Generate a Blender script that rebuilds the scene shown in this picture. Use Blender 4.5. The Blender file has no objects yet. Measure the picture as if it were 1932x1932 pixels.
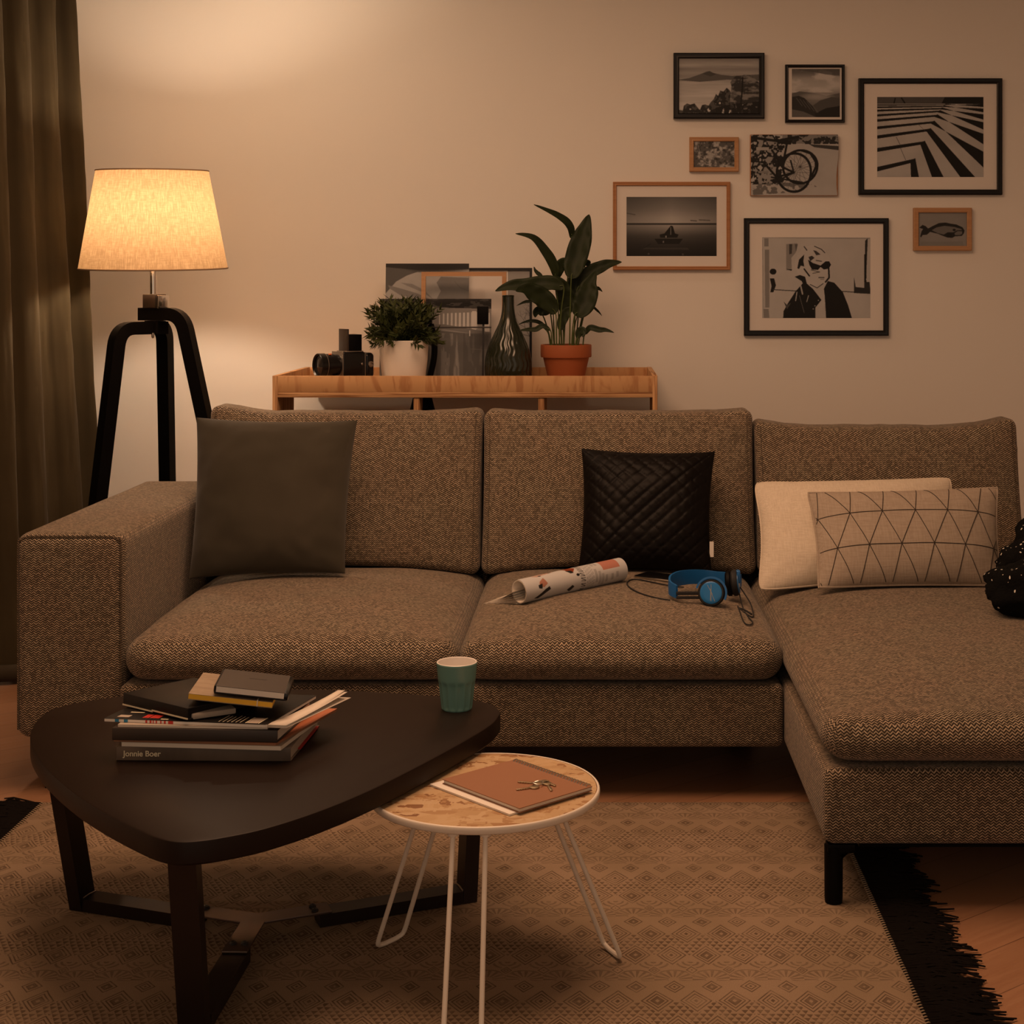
import bpy, bmesh, math, random
import numpy as np
from mathutils import Vector, Matrix, noise as mnoise
R = math.radians
random.seed(7); rng = np.random.default_rng(7)
SC = bpy.context.scene
COL = SC.collection

# ------------------------------------------------------------------ camera, world, lights, exposure
F, PX, PY, H = 2900.0, 1130.0, 545.0, 1.28
cd = bpy.data.cameras.new('camera'); cam = bpy.data.objects.new('camera', cd); COL.objects.link(cam)
cam.location = (0, 0, H); cam.rotation_euler = (R(90), 0, 0)
cd.sensor_width = 36.0; cd.lens = 36.0 * F / 1932.0
cd.shift_x = (966.0 - PX) / 1932.0; cd.shift_y = (PY - 966.0) / 1932.0
cd.clip_start = 0.05
SC.camera = cam
W = bpy.data.worlds.new('world'); SC.world = W; W.use_nodes = True
W.node_tree.nodes['Background'].inputs[0].default_value = (1.0, 0.73, 0.52, 1)
W.node_tree.nodes['Background'].inputs[1].default_value = 0.44
def area_light(name, loc, rot, size, power, col, size_y=None):
    l = bpy.data.lights.new(name, 'AREA'); l.energy = power; l.color = col
    l.shape = 'RECTANGLE' if size_y else 'DISK'; l.size = size
    if size_y: l.size_y = size_y
    o = bpy.data.objects.new(name, l); COL.objects.link(o); o.location = loc; o.rotation_euler = rot
    return o
area_light('ceiling_fill_light', (-0.40, 3.30, 2.70), (0, 0, 0), 1.8, 43.0, (1.0, 0.57, 0.33))  # unseen soft overhead fill, added to brighten the room
area_light('ceiling_spot_light', (-1.22, 5.22, 2.72), (R(12), 0, 0), 0.10, 3.6, (1.0, 0.70, 0.46))
SC.view_settings.view_transform = 'Standard'; SC.view_settings.look = 'None'
SC.view_settings.gamma = 1.0; SC.view_settings.exposure = 0.30
try: SC.view_settings.use_curve_mapping = False
except Exception: pass
BULB_RADIANCE = 300.0

# ------------------------------------------------------------------ helpers
def P(px, py, d):
    return Vector(((px - PX) / F * d, d, H - (py - PY) / F * d))
def X(px, d): return (px - PX) / F * d
def Z(py, d): return H - (py - PY) / F * d
def G(px, py, z):                       # pixel on a horizontal plane
    d = (H - z) * F / (py - PY)
    return Vector(((px - PX) / F * d, d, z))
def cat(pts, n=8, closed=False):        # Catmull-Rom through points
    pts = [Vector(p) for p in pts]; out = []; m = len(pts)
    for i in range(m if closed else m - 1):
        if closed: a, b, c, d = (pts[(i + k - 1) % m] for k in range(4))
        else: a, b, c, d = pts[max(i-1,0)], pts[i], pts[i+1], pts[min(i+2,m-1)]
        for k in range(n):
            t = k / n
            out.append(0.5*((2*b)+(c-a)*t+(2*a-5*b+4*c-d)*t*t+(3*b-a-3*c+d)*t**3))
    if not closed: out.append(pts[-1])
    return out

class M:
    def __init__(s): s.v, s.f, s.mi, s.cur = [], [], [], 0
    def add(s, vs, fs):
        o = len(s.v); s.v += [Vector(v) for v in vs]
        for f in fs: s.f.append([o + i for i in f]); s.mi.append(s.cur)
        return s
    def box(s, x0, x1, y0, y1, z0, z1, r=0.0, seg=2, fn=None, n=(1,1,1)):
        c = Vector(((x0+x1)/2, (y0+y1)/2, (z0+z1)/2)); h = ((x1-x0)/2, (y1-y0)/2, (z1-z0)/2)
        r = min(r, *h) if r else 0
        ax = []
        for k in range(3):
            L = [-h[k] + r*i/seg for i in range(seg)] if r else []
            a, b = -h[k]+r, h[k]-r
            L += [a + (b-a)*i/n[k] for i in range(n[k]+1)] if b - a > 1e-9 else [0.0]
            if r: L += [h[k] - r + r*i/seg for i in range(1, seg+1)]
            ax.append(L)
        idx = {}; vs = []; fs = []
        def vid(p):
            k = tuple(round(q*1e6) for q in p)
            if k not in idx:
                q = Vector(p)
                if r:
                    inn = Vector([max(-h[j]+r, min(h[j]-r, p[j])) for j in range(3)])
                    d = q - inn
                    if d.length > 1e-9: q = inn + d.normalized()*r
                q = q + c
                if fn: q = fn(q)
                idx[k] = len(vs); vs.append(q)
            return idx[k]
        for k in range(3):
            u, w = (k+1) % 3, (k+2) % 3
            for sgn in (-1, 1):
                for i in range(len(ax[u])-1):
                    for j in range(len(ax[w])-1):
                        q = []
                        for (a, b) in ((i,j),(i+1,j),(i+1,j+1),(i,j+1)):
                            p = [0,0,0]; p[k] = sgn*h[k]; p[u] = ax[u][a]; p[w] = ax[w][b]
                            q.append(vid(p))
                        fs.append(q if sgn > 0 else q[::-1])
        return s.add(vs, fs)
    def tube(s, pts, r, n=8, closed=False, cap=True):
        pts = [Vector(p) for p in pts]; m = len(pts)
        rs = r if isinstance(r, (list, tuple)) else [r]*m
        up = None; rings = []
        for i in range(m):
            a = pts[i-1] if (i or closed) else pts[i]; b = pts[(i+1) % m] if (i < m-1 or closed) else pts[i]
            t = (b - a).normalized() if (b-a).length > 1e-9 else Vector((0,0,1))
            if up is None:
                up = Vector((0,0,1)) if abs(t.z) < .9 else Vector((0,1,0))
            up = (up - t*up.dot(t)).normalized(); w = t.cross(up)
            rings.append([pts[i] + (up*math.cos(2*math.pi*k/n) + w*math.sin(2*math.pi*k/n))*rs[i] for k in range(n)])
        vs = [v for g in rings for v in g]; fs = []
        for i in range(m if closed else m-1):
            for k in range(n):
                a, b = i*n, ((i+1) % m)*n
                fs.append([a+k, b+k, b+(k+1) % n, a+(k+1) % n][::-1])
        if cap and not closed:
            fs.append(list(range(n))[::-1][::-1]); fs.append([(m-1)*n+k for k in range(n)][::-1])
        return s.add(vs, fs)
    def bar(s, pts, w, h, up=(0,0,1)):          # rectangular section swept with mitred corners
        pts = [Vector(p) for p in pts]; m = len(pts); up0 = Vector(up); rings = []
        for i in range(m):
            d1 = (pts[i]-pts[i-1]).normalized() if i else (pts[1]-pts[0]).normalized()
            d2 = (pts[i+1]-pts[i]).normalized() if i < m-1 else d1
            t = (d1+d2).normalized(); side = t.cross(up0).normalized() if t.cross(up0).length > 1e-6 else Vector((1,0,0))
            nn = side.cross(t).normalized(); k = 1/max(.3, t.dot(d1))
            rings.append([pts[i]+side*w/2*a+nn*h/2*b*k for a, b in ((-1,-1),(1,-1),(1,1),(-1,1))])
        vs = [v for g in rings for v in g]; fs = [[0,1,2,3], [(m-1)*4+k for k in (3,2,1,0)]]
        for i in range(m-1):
            for k in range(4): fs.append([i*4+k, (i+1)*4+k, (i+1)*4+(k+1)%4, i*4+(k+1)%4])
        return s.add(vs, fs)
    def lathe(s, prof, c, n=40, fn=None, closed=False, caps=True):
        vs, fs = [], []; m = len(prof); c = Vector(c)
        for (r, z) in prof:
            for k in range(n):
                a = 2*math.pi*k/n; rr = r*(fn(a, z) if fn else 1)
                vs.append(c + Vector((rr*math.cos(a), rr*math.sin(a), z)))
        for i in range(m if closed else m-1):
            j = (i+1) % m
            for k in range(n):
                fs.append([i*n+k, i*n+(k+1)%n, j*n+(k+1)%n, j*n+k])
        if not closed and caps:
            if prof[0][0] > 1e-5: fs.append([k for k in range(n)][::-1])
            if prof[-1][0] > 1e-5: fs.append([(m-1)*n+k for k in range(n)])
        return s.add(vs, fs)
    def grid(s, fn, nu, nv, cu=False, flip=False):
        vs, fs = [], []
        for i in range(nu if cu else nu+1):
            for j in range(nv+1): vs.append(fn(i/nu, j/nv))
        mm = nu if cu else nu+1
        for i in range(nu):
            for j in range(nv):
                a, b = i*(nv+1)+j, ((i+1) % mm)*(nv+1)+j
                q = [a, b, b+1, a+1]; fs.append(q[::-1] if flip else q)
        return s.add(vs, fs)
    def prism(s, out, z0, z1, bev=0.0):        # closed xy outline extruded, small chamfered rims
        n = len(out); c = sum((Vector((p[0], p[1], 0)) for p in out), Vector())/n
        def ring(k, z):
            res = []
            for p in out:
                d = Vector((p[0], p[1], 0)) - c; L = d.length
                q = c + d*((L-k)/L); res.append(Vector((q.x, q.y, z)))
            return res
        lv = [ring(bev, z0), ring(0, z0+bev), ring(0, z1-bev), ring(bev*.3, z1-bev*.3), ring(bev, z1)] if bev else [ring(0,z0), ring(0,z1)]
        vs = [v for g in lv for v in g]; fs = []
        for i in range(len(lv)-1):
            for k in range(n): fs.append([i*n+k, i*n+(k+1)%n, (i+1)*n+(k+1)%n, (i+1)*n+k])
        fs.append(list(range(n))[::-1]); fs.append([(len(lv)-1)*n+k for k in range(n)])
        return s.add(vs, fs)
    def xf(s, mat, start=0):
        for i in range(start, len(s.v)): s.v[i] = mat @ s.v[i]
        return s
    def build(s, name, mats, parent=None, ang=35, uv=True, weld=False):
        base = Vector()
        p = parent
        while p is not None: base = Vector(p.location) if p.parent is None else base; p = p.parent
        me = bpy.data.meshes.new(name)
        me.from_pydata([v - base for v in s.v], [], s.f)
        if not isinstance(mats, (list, tuple)): mats = [mats]
        for m in mats: me.materials.append(m)
        if len(mats) > 1: me.polygons.foreach_set('material_index', s.mi)
        me.validate(); me.update()
        bm = bmesh.new(); bm.from_mesh(me)
        if weld: bmesh.ops.remove_doubles(bm, verts=bm.verts, dist=1e-5)
        bmesh.ops.recalc_face_normals(bm, faces=bm.faces); bm.to_mesh(me); bm.free()
        if uv: box_uv(me, base)
        me.shade_smooth()
        me.set_sharp_from_angle(angle=R(ang))
        o = bpy.data.objects.new(name, me); COL.objects.link(o)
        if parent is not None: o.parent = parent
        return o

def box_uv(me, base):
    L = me.uv_layers.new(name='UVMap'); vs = me.vertices
    for p in me.polygons:
        n = p.normal; ax = max(range(3), key=lambda k: abs(n[k])*(0.8 if k == 2 else 1))
        for li in p.loop_indices:
            c = vs[me.loops[li].vertex_index].co + base
            L.data[li].uv = (c.x, c.y) if ax == 2 else ((c.x, c.z) if ax == 1 else (c.y, c.z))

def tag(o, label=None, category=None, group=None, kind=None):
    if label: o['label'] = label
    if category: o['category'] = category
    if group: o['group'] = group
    if kind: o['kind'] = kind
    return o
def thing(name, loc, label, category, group=None):
    o = bpy.data.objects.new(name, None); COL.objects.link(o); o.location = loc; o.empty_display_size = .05
    return tag(o, label, category, group)

# ------------------------------------------------------------------ materials
class V:                                   # tiny expression helper over Math nodes
    def __init__(s, nt, k): s.nt, s.k = nt, k
    def op(s, o, *a):
        n = s.nt.nodes.new('ShaderNodeMath'); n.operation = o
        for i, x in enumerate((s,) + a):
            x = x.k if isinstance(x, V) else x
            if isinstance(x, (int, float)): n.inputs[i].default_value = x
            else: s.nt.links.new(x, n.inputs[i])
        return V(s.nt, n.outputs[0])
    def __add__(s, b): return s.op('ADD', b)
    def __radd__(s, b): return s.op('ADD', b)
    def __sub__(s, b): return s.op('SUBTRACT', b)
    def __rsub__(s, b): return V(s.nt, b).op('SUBTRACT', s)
    def __mul__(s, b): return s.op('MULTIPLY', b)
    def __rmul__(s, b): return s.op('MULTIPLY', b)
    def __truediv__(s, b): return s.op('DIVIDE', b)
    def abs(s): return s.op('ABSOLUTE')
    def fract(s): return s.op('FRACT')
    def floor(s): return s.op('FLOOR')
    def mod(s, b): return s.op('FLOORED_MODULO', b)
    def pp(s, b): return s.op('PINGPONG', b)
    def lt(s, b): return s.op('LESS_THAN', b)
    def gt(s, b): return s.op('GREATER_THAN', b)
    def mn(s, b): return s.op('MINIMUM', b)
    def mx(s, b): return s.op('MAXIMUM', b)
    def sin(s): return s.op('SINE')
    def ss(s, a, b):
        n = s.nt.nodes.new('ShaderNodeMapRange'); n.interpolation_type = 'SMOOTHSTEP'
        s.nt.links.new(s.k, n.inputs[0]); n.inputs[1].default_value = a; n.inputs[2].default_value = b
        return V(s.nt, n.outputs[0])

class Mat:
    def __init__(s, name, col=(.5,.5,.5), rough=.6, metal=0.0, spec=.5, sheen=0.0, **k):
        s.m = bpy.data.materials.new(name); s.m.use_nodes = True; s.nt = s.m.node_tree
        s.b = s.nt.nodes['Principled BSDF']; s.set(col=col, rough=rough)
        s.b.inputs['Metallic'].default_value = metal; s.b.inputs['Specular IOR Level'].default_value = spec
        if sheen: s.b.inputs['Sheen Weight'].default_value = sheen; s.b.inputs['Sheen Roughness'].default_value = .5
        for a, v in k.items(): s.b.inputs[a.replace('_', ' ')].default_value = v
        s._uv = None
    def node(s, t, **k):
        n = s.nt.nodes.new('ShaderNode'+t)
        for a, v in k.items(): setattr(n, a, v)
        return n
    def link(s, a, b): s.nt.links.new(a.k if isinstance(a, V) else a, b)
    def set(s, col=None, rough=None):
        for nm, v in (('Base Color', col), ('Roughness', rough)):
            if v is None: continue
            i = s.b.inputs[nm]
            if isinstance(v, tuple): i.default_value = (*v[:3], 1)
            elif isinstance(v, (int, float)): i.default_value = v
            else: s.link(v, i)
        return s
    def uv(s):
        if not s._uv: s._uv = s.node('UVMap'); s._uv.uv_map = 'UVMap'
        return s._uv.outputs[0]
    def uvxy(s):
        x = s.node('SeparateXYZ'); s.link(s.uv(), x.inputs[0]); return V(s.nt, x.outputs[0]), V(s.nt, x.outputs[1])
    def obj(s): return s.node('TexCoord').outputs['Object']
    def map(s, src, scale=(1,1,1), rot=(0,0,0), loc=(0,0,0)):
        n = s.node('Mapping'); s.link(src, n.inputs[0]); n.inputs['Scale'].default_value = scale
        n.inputs['Rotation'].default_value = rot; n.inputs['Location'].default_value = loc
        return n.outputs[0]
    def noise(s, src, scale=5, detail=3, rough=.5, dist=0):
        n = s.node('TexNoise'); s.link(src, n.inputs['Vector']); n.inputs['Scale'].default_value = scale
        n.inputs['Detail'].default_value = detail; n.inputs['Roughness'].default_value = rough; n.inputs['Distortion'].default_value = dist
        return V(s.nt, n.outputs['Fac'])
    def mix(s, f, a, b, mode='MIX'):
        n = s.node('Mix', data_type='RGBA', blend_type=mode)
        for v, i in ((f, 0), (a, 6), (b, 7)):
            if isinstance(v, tuple): n.inputs[i].default_value = (*v[:3], 1)
            elif isinstance(v, (int, float)): n.inputs[i].default_value = v
            else: s.link(v, n.inputs[i])
        return n.outputs[2]
    def bump(s, h, strength=.3, dist=.002):
        n = s.node('Bump'); n.inputs['Strength'].default_value = strength; n.inputs['Distance'].default_value = dist
        s.link(h, n.inputs['Height']); s.link(n.outputs[0], s.b.inputs['Normal']); return s

def simple(name, col, rough=.6, metal=0, spec=.5, **k): return Mat(name, col, rough, metal, spec, **k).m
MT = {}
def mat_wall():
    m = Mat('wall_paint', (.80,.77,.72), .9, spec=.15)
    n = m.noise(m.obj(), 180, 4); m.bump(n, .08, .001)
    return m.m
def mat_fabric(name, lo, hi, tint):
    m = Mat(name, (.2,.15,.1), .95, spec=.1, sheen=.15)
    u, v = m.uvxy()
    wob = m.noise(m.uv(), 60, 3)*.5
    zu = u/.0058; z = zu.pp(1.0)
    sv = v/.0060 + z*.80 + wob*.4; s = sv.fract()
    thr = (s-.5).abs()*2.0
    th = thr.ss(.25, .80)
    cb = m.node('CombineXYZ'); m.link((zu*1.0).floor(), cb.inputs[0]); m.link((sv+.5).floor(), cb.inputs[1])
    wn = m.node('TexWhiteNoise', noise_dimensions='2D'); m.link(cb.outputs[0], wn.inputs['Vector']); rnd = V(m.nt, wn.outputs['Value'])
    strand = m.noise(m.uv(), 620, 2, .6).ss(.30,.70)
    fac = th*(strand*.35+.18+rnd*.62)
    big = m.noise(m.uv(), 7, 3).ss(.35,.65); mid = m.noise(m.uv(), 120, 3, .7).ss(.38,.62)
    hic = m.mix(big*.55, hi, tint); hic = m.mix(mid*.6, hic, tuple(c*.55 for c in hi))
    m.set(col=m.mix(fac, lo, hic)); m.bump(fac, .55, .0022)
    return m.m
def mat_velvet(name, col, col2, sh=.5, scale=4):
    m = Mat(name, col, .85, spec=.15, sheen=sh)
    n = m.noise(m.uv(), scale, 4).ss(.3,.7); m.set(col=m.mix(n, col, col2))
    m.bump(m.noise(m.uv(), 500, 2), .1, .001); return m.m
def mat_linen(name, col, col2, scale=380):
    m = Mat(name, col, .9, spec=.1)
    a = m.noise(m.map(m.uv(), (1,.08,1)), scale, 3, .7); b = m.noise(m.map(m.uv(), (.08,1,1)), scale, 3, .7)
    f = ((a+b)*.5).ss(.38,.62); m.set(col=m.mix(f, col2, col)); m.bump(f, .25, .001); return m.m
def mat_floor():
    m = Mat('oak_floor', (.3,.15,.08), .42, spec=.35)
    c = m.map(m.obj(), (1,1,1), (0,0,R(-38)))
    b = m.node('TexBrick'); m.link(c, b.inputs['Vector'])
    b.inputs['Scale'].default_value = 1; b.inputs['Brick Width'].default_value = 1.1; b.inputs['Row Height'].default_value = .125
    b.inputs['Mortar Size'].default_value = .0012; b.inputs['Mortar Smooth'].default_value = .3; b.offset = .37
    b.inputs['Color1'].default_value = (.35,.18,.10,1); b.inputs['Color2'].default_value = (.29,.147,.08,1); b.inputs['Mortar'].default_value = (.11,.05,.028,1)
    g = m.noise(m.map(c, (1.6,24,1)), 3, 5, .6, .4).ss(.3,.75)
    m.set(col=m.mix(g*.35, b.outputs[0], (.43,.25,.14), 'MIX'))
    m.set(rough=(g*.15+.36)); return m.m
def mat_wood(name, a, b, sx=3, sy=40, dist=1.2, rough=.5):
    m = Mat(name, a, rough, spec=.3)
    n = m.noise(m.map(m.uv(), (sx,sy,1)), 1, 4, .55, dist).ss(.32,.68)
    m.set(col=m.mix(n, a, b)); return m.m
def mat_ply():
    m = Mat('plywood', (.5,.25,.1), .55, spec=.25)
    u, v = m.uvxy()
    n = m.noise(m.map(m.uv(), (9,2.0,1)), 1.6, 5, .55, 1.5); f = ((n*15.0).sin()*.5+.5).ss(.1,.95)
    m.set(col=m.mix(f, (.42,.205,.088), (.56,.32,.15))); return m.m
def mat_plyedge(sc=(3,160,1)):
    m = Mat('plywood_edge', (.5,.25,.1), .7, spec=.2)
    n = m.noise(m.map(m.uv(), sc), 1.4, 3, .5).ss(.36,.6)
    m.set(col=m.mix(n, (.26,.12,.05), (.60,.35,.17))); return m.m
def mat_osb():
    m = Mat('osb_board', (.6,.4,.2), .55, spec=.3)
    cols = []
    for k, (rot, sc) in enumerate(((.3,(34,95,1)), (1.4,(36,88,1)), (2.3,(33,92,1)))):
        w = m.noise(m.uv(), 30, 2)*.004
        vo = m.node('TexVoronoi', feature='F1'); c = m.map(m.uv(), (sc[0]*.5,sc[1]*.45,1), (0,0,rot), (k*3.1,k*1.7,0)); m.link(c, vo.inputs['Vector']); vo.inputs['Scale'].default_value = 1
        bw = m.node('SeparateXYZ'); m.link(vo.outputs['Color'], bw.inputs[0]); cols.append((V(m.nt, bw.outputs[0]), V(m.nt, bw.outputs[1])))
    sel = m.noise(m.uv(), 24, 3, .6)
    f1 = sel.gt(.47); f2 = sel.gt(.55)
    val = cols[0][0]*(1-f1) + cols[1][0]*(f1-f2) + cols[2][0]*f2
    r = m.node('ValToRGB'); m.link(val, r.inputs[0]); cr = r.color_ramp
    cr.elements[0].color = (.22,.10,.042,1); cr.elements[1].color = (.54,.39,.235,1)
    for p, c in ((.10,(.36,.20,.09)), (.22,(.46,.305,.16)), (.7,(.52,.36,.20))):
        e = cr.elements.new(p); e.color = (*c, 1)
    m.set(col=r.outputs[0]); return m.m
def mat_rug():
    m = Mat('kilim', (.4,.3,.2), .95, spec=.08)
    u, v0 = m.uvxy()
    wob = (m.noise(m.uv(), 9, 2)-.5)*.010
    u = u + wob; per = .287
    v = (v0 - 3.033 + wob).mod(per)
    S = .069
    def row(y0, hw, hh, off, rings):
        xx = (u/S + off); cx = (xx.fract()-.5).abs()*S; dy0 = (v - y0).abs(); dy = dy0.mn(per - dy0)
        d = cx/hw + dy/hh
        ins = d.lt(1.0); ln = ((d*rings+.25).fract()-.5).abs().lt(.19)
        alt = (xx.floor()*.5).fract().gt(.25)
        core = d.lt(.40)*alt*d.gt(.13); dot = d.lt(.13)*(1-alt)
        return ins, (ln*d.gt(.30+0)*ins).mx(core*.8).mx(dot)
    iA, lA = row(0.0, .0340, .049, 0.0, 4.0); iB, lB = row(.190, .0340, .049, .5, 4.0); iC, lC = row(.057, .024, .030, .5, 3.0)
    iC2, lC2 = row(.125, .016, .022, .0, 2.0)
    ins = iA.mx(iB); lines = lA.mx(lB*(1-iA)); lines = lines.mx(lC*(1-ins)).mx(lC2*(1-ins)*.8); ins = ins.mx(iC).mx(iC2)
    # triangles between the two big rows
    band = ((v-.2385).abs()).lt(.05)
    tx = (u/.0135+ (v/.014).floor()*.5).fract(); ty = (v/.014).fract()
    tri = ((tx-.5).abs()*2.0 + (1-ty)).lt(.92)
    # fans in the third band
    fb = ((v-.121).abs()).lt(.040); fx = ((u/S+.5).fract()-.5)*S; fy = v-.086
    rad = (fx*fx+fy*fy).op('SQRT'); ang = fx.op('ARCTAN2', fy)
    fan = (ang*15.0).sin().gt(.1)*rad.lt(.036)*rad.gt(.010); arc = ((rad-.0385).abs()).lt(.0018)
    f2 = v-.160; rad2 = (((u/S).fract()-.5)*S); rad2 = (rad2*rad2+f2*f2).op('SQRT')
    fan = fan.mx(((rad2*520.0).sin()).gt(.3)*rad2.lt(.030)*rad.gt(.041))
    o1 = 1-ins
    lines = lines.mx(tri*band*o1*.95).mx(fb*o1*fan*.62).mx(fb*o1*arc*.7)
    wear = m.noise(m.uv(), 26, 3, .65).ss(.22,.62); lines = lines*(wear*.62+.38)
    weave = m.noise(m.map(m.uv(), (1,.35,1)), 700, 2, .6)
    base = m.mix(m.noise(m.uv(), 5, 2).ss(.35,.65), (.315,.228,.157), (.265,.193,.128))
    base = m.mix((weave.ss(.35,.65)*.35), base, (.19,.137,.09))
    m.set(col=m.mix(lines*.80, base, (.070,.044,.028))); m.bump(weave, .3, .0015); return m.m
def mat_shade():
    m = Mat('linen_shade', (.75,.6,.42), .9, spec=.05)
    a = m.noise(m.map(m.uv(), (1,.10,1)), 260, 3, .7); b = m.noise(m.map(m.uv(), (.10,1,1)), 300, 3, .7)
    f = (a*.62+b*.38).ss(.40,.64)
    col = m.mix(f, (.42,.29,.17), (.58,.43,.28))
    m.set(col=col)
    tr = m.node('BsdfTranslucent'); m.link(m.mix(f, (.40,.26,.13), (.60,.41,.215)), tr.inputs[0])
    mx = m.node('MixShader'); mx.inputs[0].default_value = .22
    m.link(m.b.outputs[0], mx.inputs[1]); m.link(tr.outputs[0], mx.inputs[2])
    m.link(mx.outputs[0], m.nt.nodes['Material Output'].inputs[0]); return m.m
def mat_leaf(name, a, b):
    m = Mat(name, a, .55, spec=.22); n = m.noise(m.obj(), 14, 3).ss(.3,.7); m.set(col=m.mix(n, a, b)); return m.m
def mat_quilt():
    m = Mat('quilted_leatherette', (.005,.0038,.0034), .46, spec=.10); return m.m
def mat_throw():
    m = Mat('speckled_knit', (.006,.006,.006), .95, spec=.05)
    vo = m.node('TexVoronoi', feature='F1'); m.link(m.map(m.obj(), (60,60,38)), vo.inputs['Vector']); vo.inputs['Scale'].default_value = 1
    f = V(m.nt, vo.outputs['Distance']).lt(.17); m.set(col=m.mix(f, (.006,.006,.006), (.75,.7,.62)))
    m.bump(m.noise(m.obj(), 90, 3), .6, .006); return m.m
def mat_print():
    m = Mat('printed_paper', (.5,.5,.5), .55, spec=.25)
    a = m.node('Attribute', attribute_name='ink'); m.link(a.outputs['Color'], m.b.inputs['Base Color']); return m.m
MT['wall'] = mat_wall(); MT['floor'] = mat_floor()
MT['fab'] = mat_fabric('sofa_tweed', (.022,.016,.010), (.60,.475,.335), (.62,.43,.30))
MT['seam'] = mat_fabric('sofa_seam', (.04,.03,.02), (.28,.21,.14), (.28,.2,.13))
MT['black'] = simple('black_paint', (.002,.0017,.0017), .55, spec=.10)
MT['blackgloss'] = simple('black_gloss', (.005,.0045,.0045), .25, spec=.35)
MT['blackmetal'] = simple('black_metal', (.012,.011,.011), .45)
MT['chrome'] = simple('chrome', (.8,.78,.75), .16, 1.0)
MT['silver'] = simple('silver_metal', (.62,.58,.52), .3, 1.0)
MT['brass'] = simple('key_metal', (.50,.40,.26), .35, 1.0)
MT['shade'] = mat_shade(); MT['shadetrim'] = simple('shade_trim', (.30,.20,.12), .8)
MT['bulb'] = simple('bulb_glass', (.9,.85,.75), .3)
MT['bulb'].node_tree.nodes['Principled BSDF'].inputs['Emission Color'].default_value = (1,.72,.50,1)
MT['bulb'].node_tree.nodes['Principled BSDF'].inputs['Emission Strength'].default_value = BULB_RADIANCE
MT['curtain'] = mat_velvet('olive_velvet', (.050,.037,.018), (.064,.049,.025), .05, 3)
MT['curtainlining'] = simple('curtain_hem', (.05,.038,.02), .9)
MT['green'] = mat_velvet('grey_green_cotton', (.038,.033,.022), (.047,.040,.028), .2, 5)
MT['cream'] = mat_linen('cream_linen', (.68,.60,.49), (.57,.49,.39))
MT['greycush'] = mat_linen('grey_jersey', (.40,.335,.27), (.33,.27,.215), 260)
MT['thread'] = simple('dark_thread', (.035,.025,.018), .9)
MT['quilt'] = mat_quilt(); MT['throw'] = mat_throw()
MT['ply'] = mat_ply(); MT['plyedge'] = mat_plyedge(); MT['plyedgev'] = mat_plyedge((160,3,1)); MT['osb'] = mat_osb(); MT['rug'] = mat_rug()
MT['fringe'] = simple('black_fringe', (.010,.008,.007), .95, spec=.05)
MT['rugedge'] = simple('rug_selvedge', (.30,.22,.14), .95)
MT['tabletop'] = Mat('dark_stained_top', (.013,.007,.0045), .42, spec=.15).m
MT['tablebase'] = simple('table_steel', (.022,.014,.011), .38, .6)
MT['bracket'] = simple('worn_steel', (.13,.095,.08), .36, .7); MT['weld'] = simple('bare_steel', (.45,.38,.32), .35, .9)
MT['whitemetal'] = simple('white_metal', (.80,.72,.62), .4)
MT['teal'] = simple('teal_glaze', (.15,.31,.275), .25, spec=.6)
MT['whiteglaze'] = simple('white_glaze', (.82,.78,.74), .25)
MT['potwhite'] = simple('white_ceramic', (.80,.76,.70), .45)
MT['terra'] = simple('terracotta', (.31,.080,.022), .75)
MT['soil'] = simple('soil', (.02,.013,.008), 1)
MT['leaf'] = mat_leaf('lily_leaf', (.011,.018,.005), (.018,.027,.008))
MT['stem'] = simple('lily_stem', (.06,.085,.02), .5)
MT['bush'] = mat_leaf('bush_leaf', (.030,.042,.010), (.055,.065,.018))
MT['glassgreen'] = simple('dark_green_glass', (.014,.018,.010), .2, spec=.6)
MT['wooddk'] = mat_wood('oak_frame', (.36,.16,.065), (.42,.20,.085), 4, 60)
MT['woodlt'] = mat_wood('beech_frame', (.44,.235,.115), (.50,.28,.14), 4, 60)
MT['frameblk'] = simple('black_frame', (.005,.0045,.005), .35, spec=.3)
MT['mat'] = simple('passepartout', (.74,.70,.66), .8, spec=.1)
MT['print'] = mat_print()
MT['paper'] = simple('paper', (.72,.65,.56), .8); MT['paperlt'] = simple('white_paper', (.82,.77,.70), .8)
MT['papergrey'] = simple('grey_paper', (.40,.34,.28), .85)
MT['kraft'] = simple('kraft_card', (.29,.135,.07), .75)
MT['yellow'] = simple('yellow_page_edge', (.85,.50,.04), .7)
MT['beigecover'] = mat_wood('linen_cover', (.34,.26,.18), (.27,.20,.135), 25, 60, 1)
MT['darkcover'] = simple('dark_brown_cover', (.035,.024,.018), .45)
MT['blackcover'] = simple('black_cover', (.006,.0045,.004), .5, spec=.25)
MT['greycover'] = mat_wood('grey_brown_spine', (.085,.065,.052), (.17,.13,.10), 5, 3, .5, .4)
MT['orange'] = simple('orange_cover', (.42,.13,.05), .6); MT['red'] = simple('red_cover', (.42,.012,.012), .5)
MT['blueink'] = simple('blue_ink', (.02,.22,.42), .5); MT['redink'] = simple('red_ink', (.55,.03,.02), .5); MT['creamink'] = simple('cream_ink', (.80,.72,.52), .6)
MT['blue'] = simple('blue_plastic', (.008,.115,.36), .35); MT['bluelt'] = simple('blue_disc', (.012,.16,.44), .3)
MT['rubber'] = simple('black_rubber', (.008,.008,.009), .7); MT['logo'] = simple('silver_ink', (.35,.36,.36), .4)
MT['lens'] = simple('lens_glass', (.02,.015,.013), .04, spec=.9)
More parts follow.
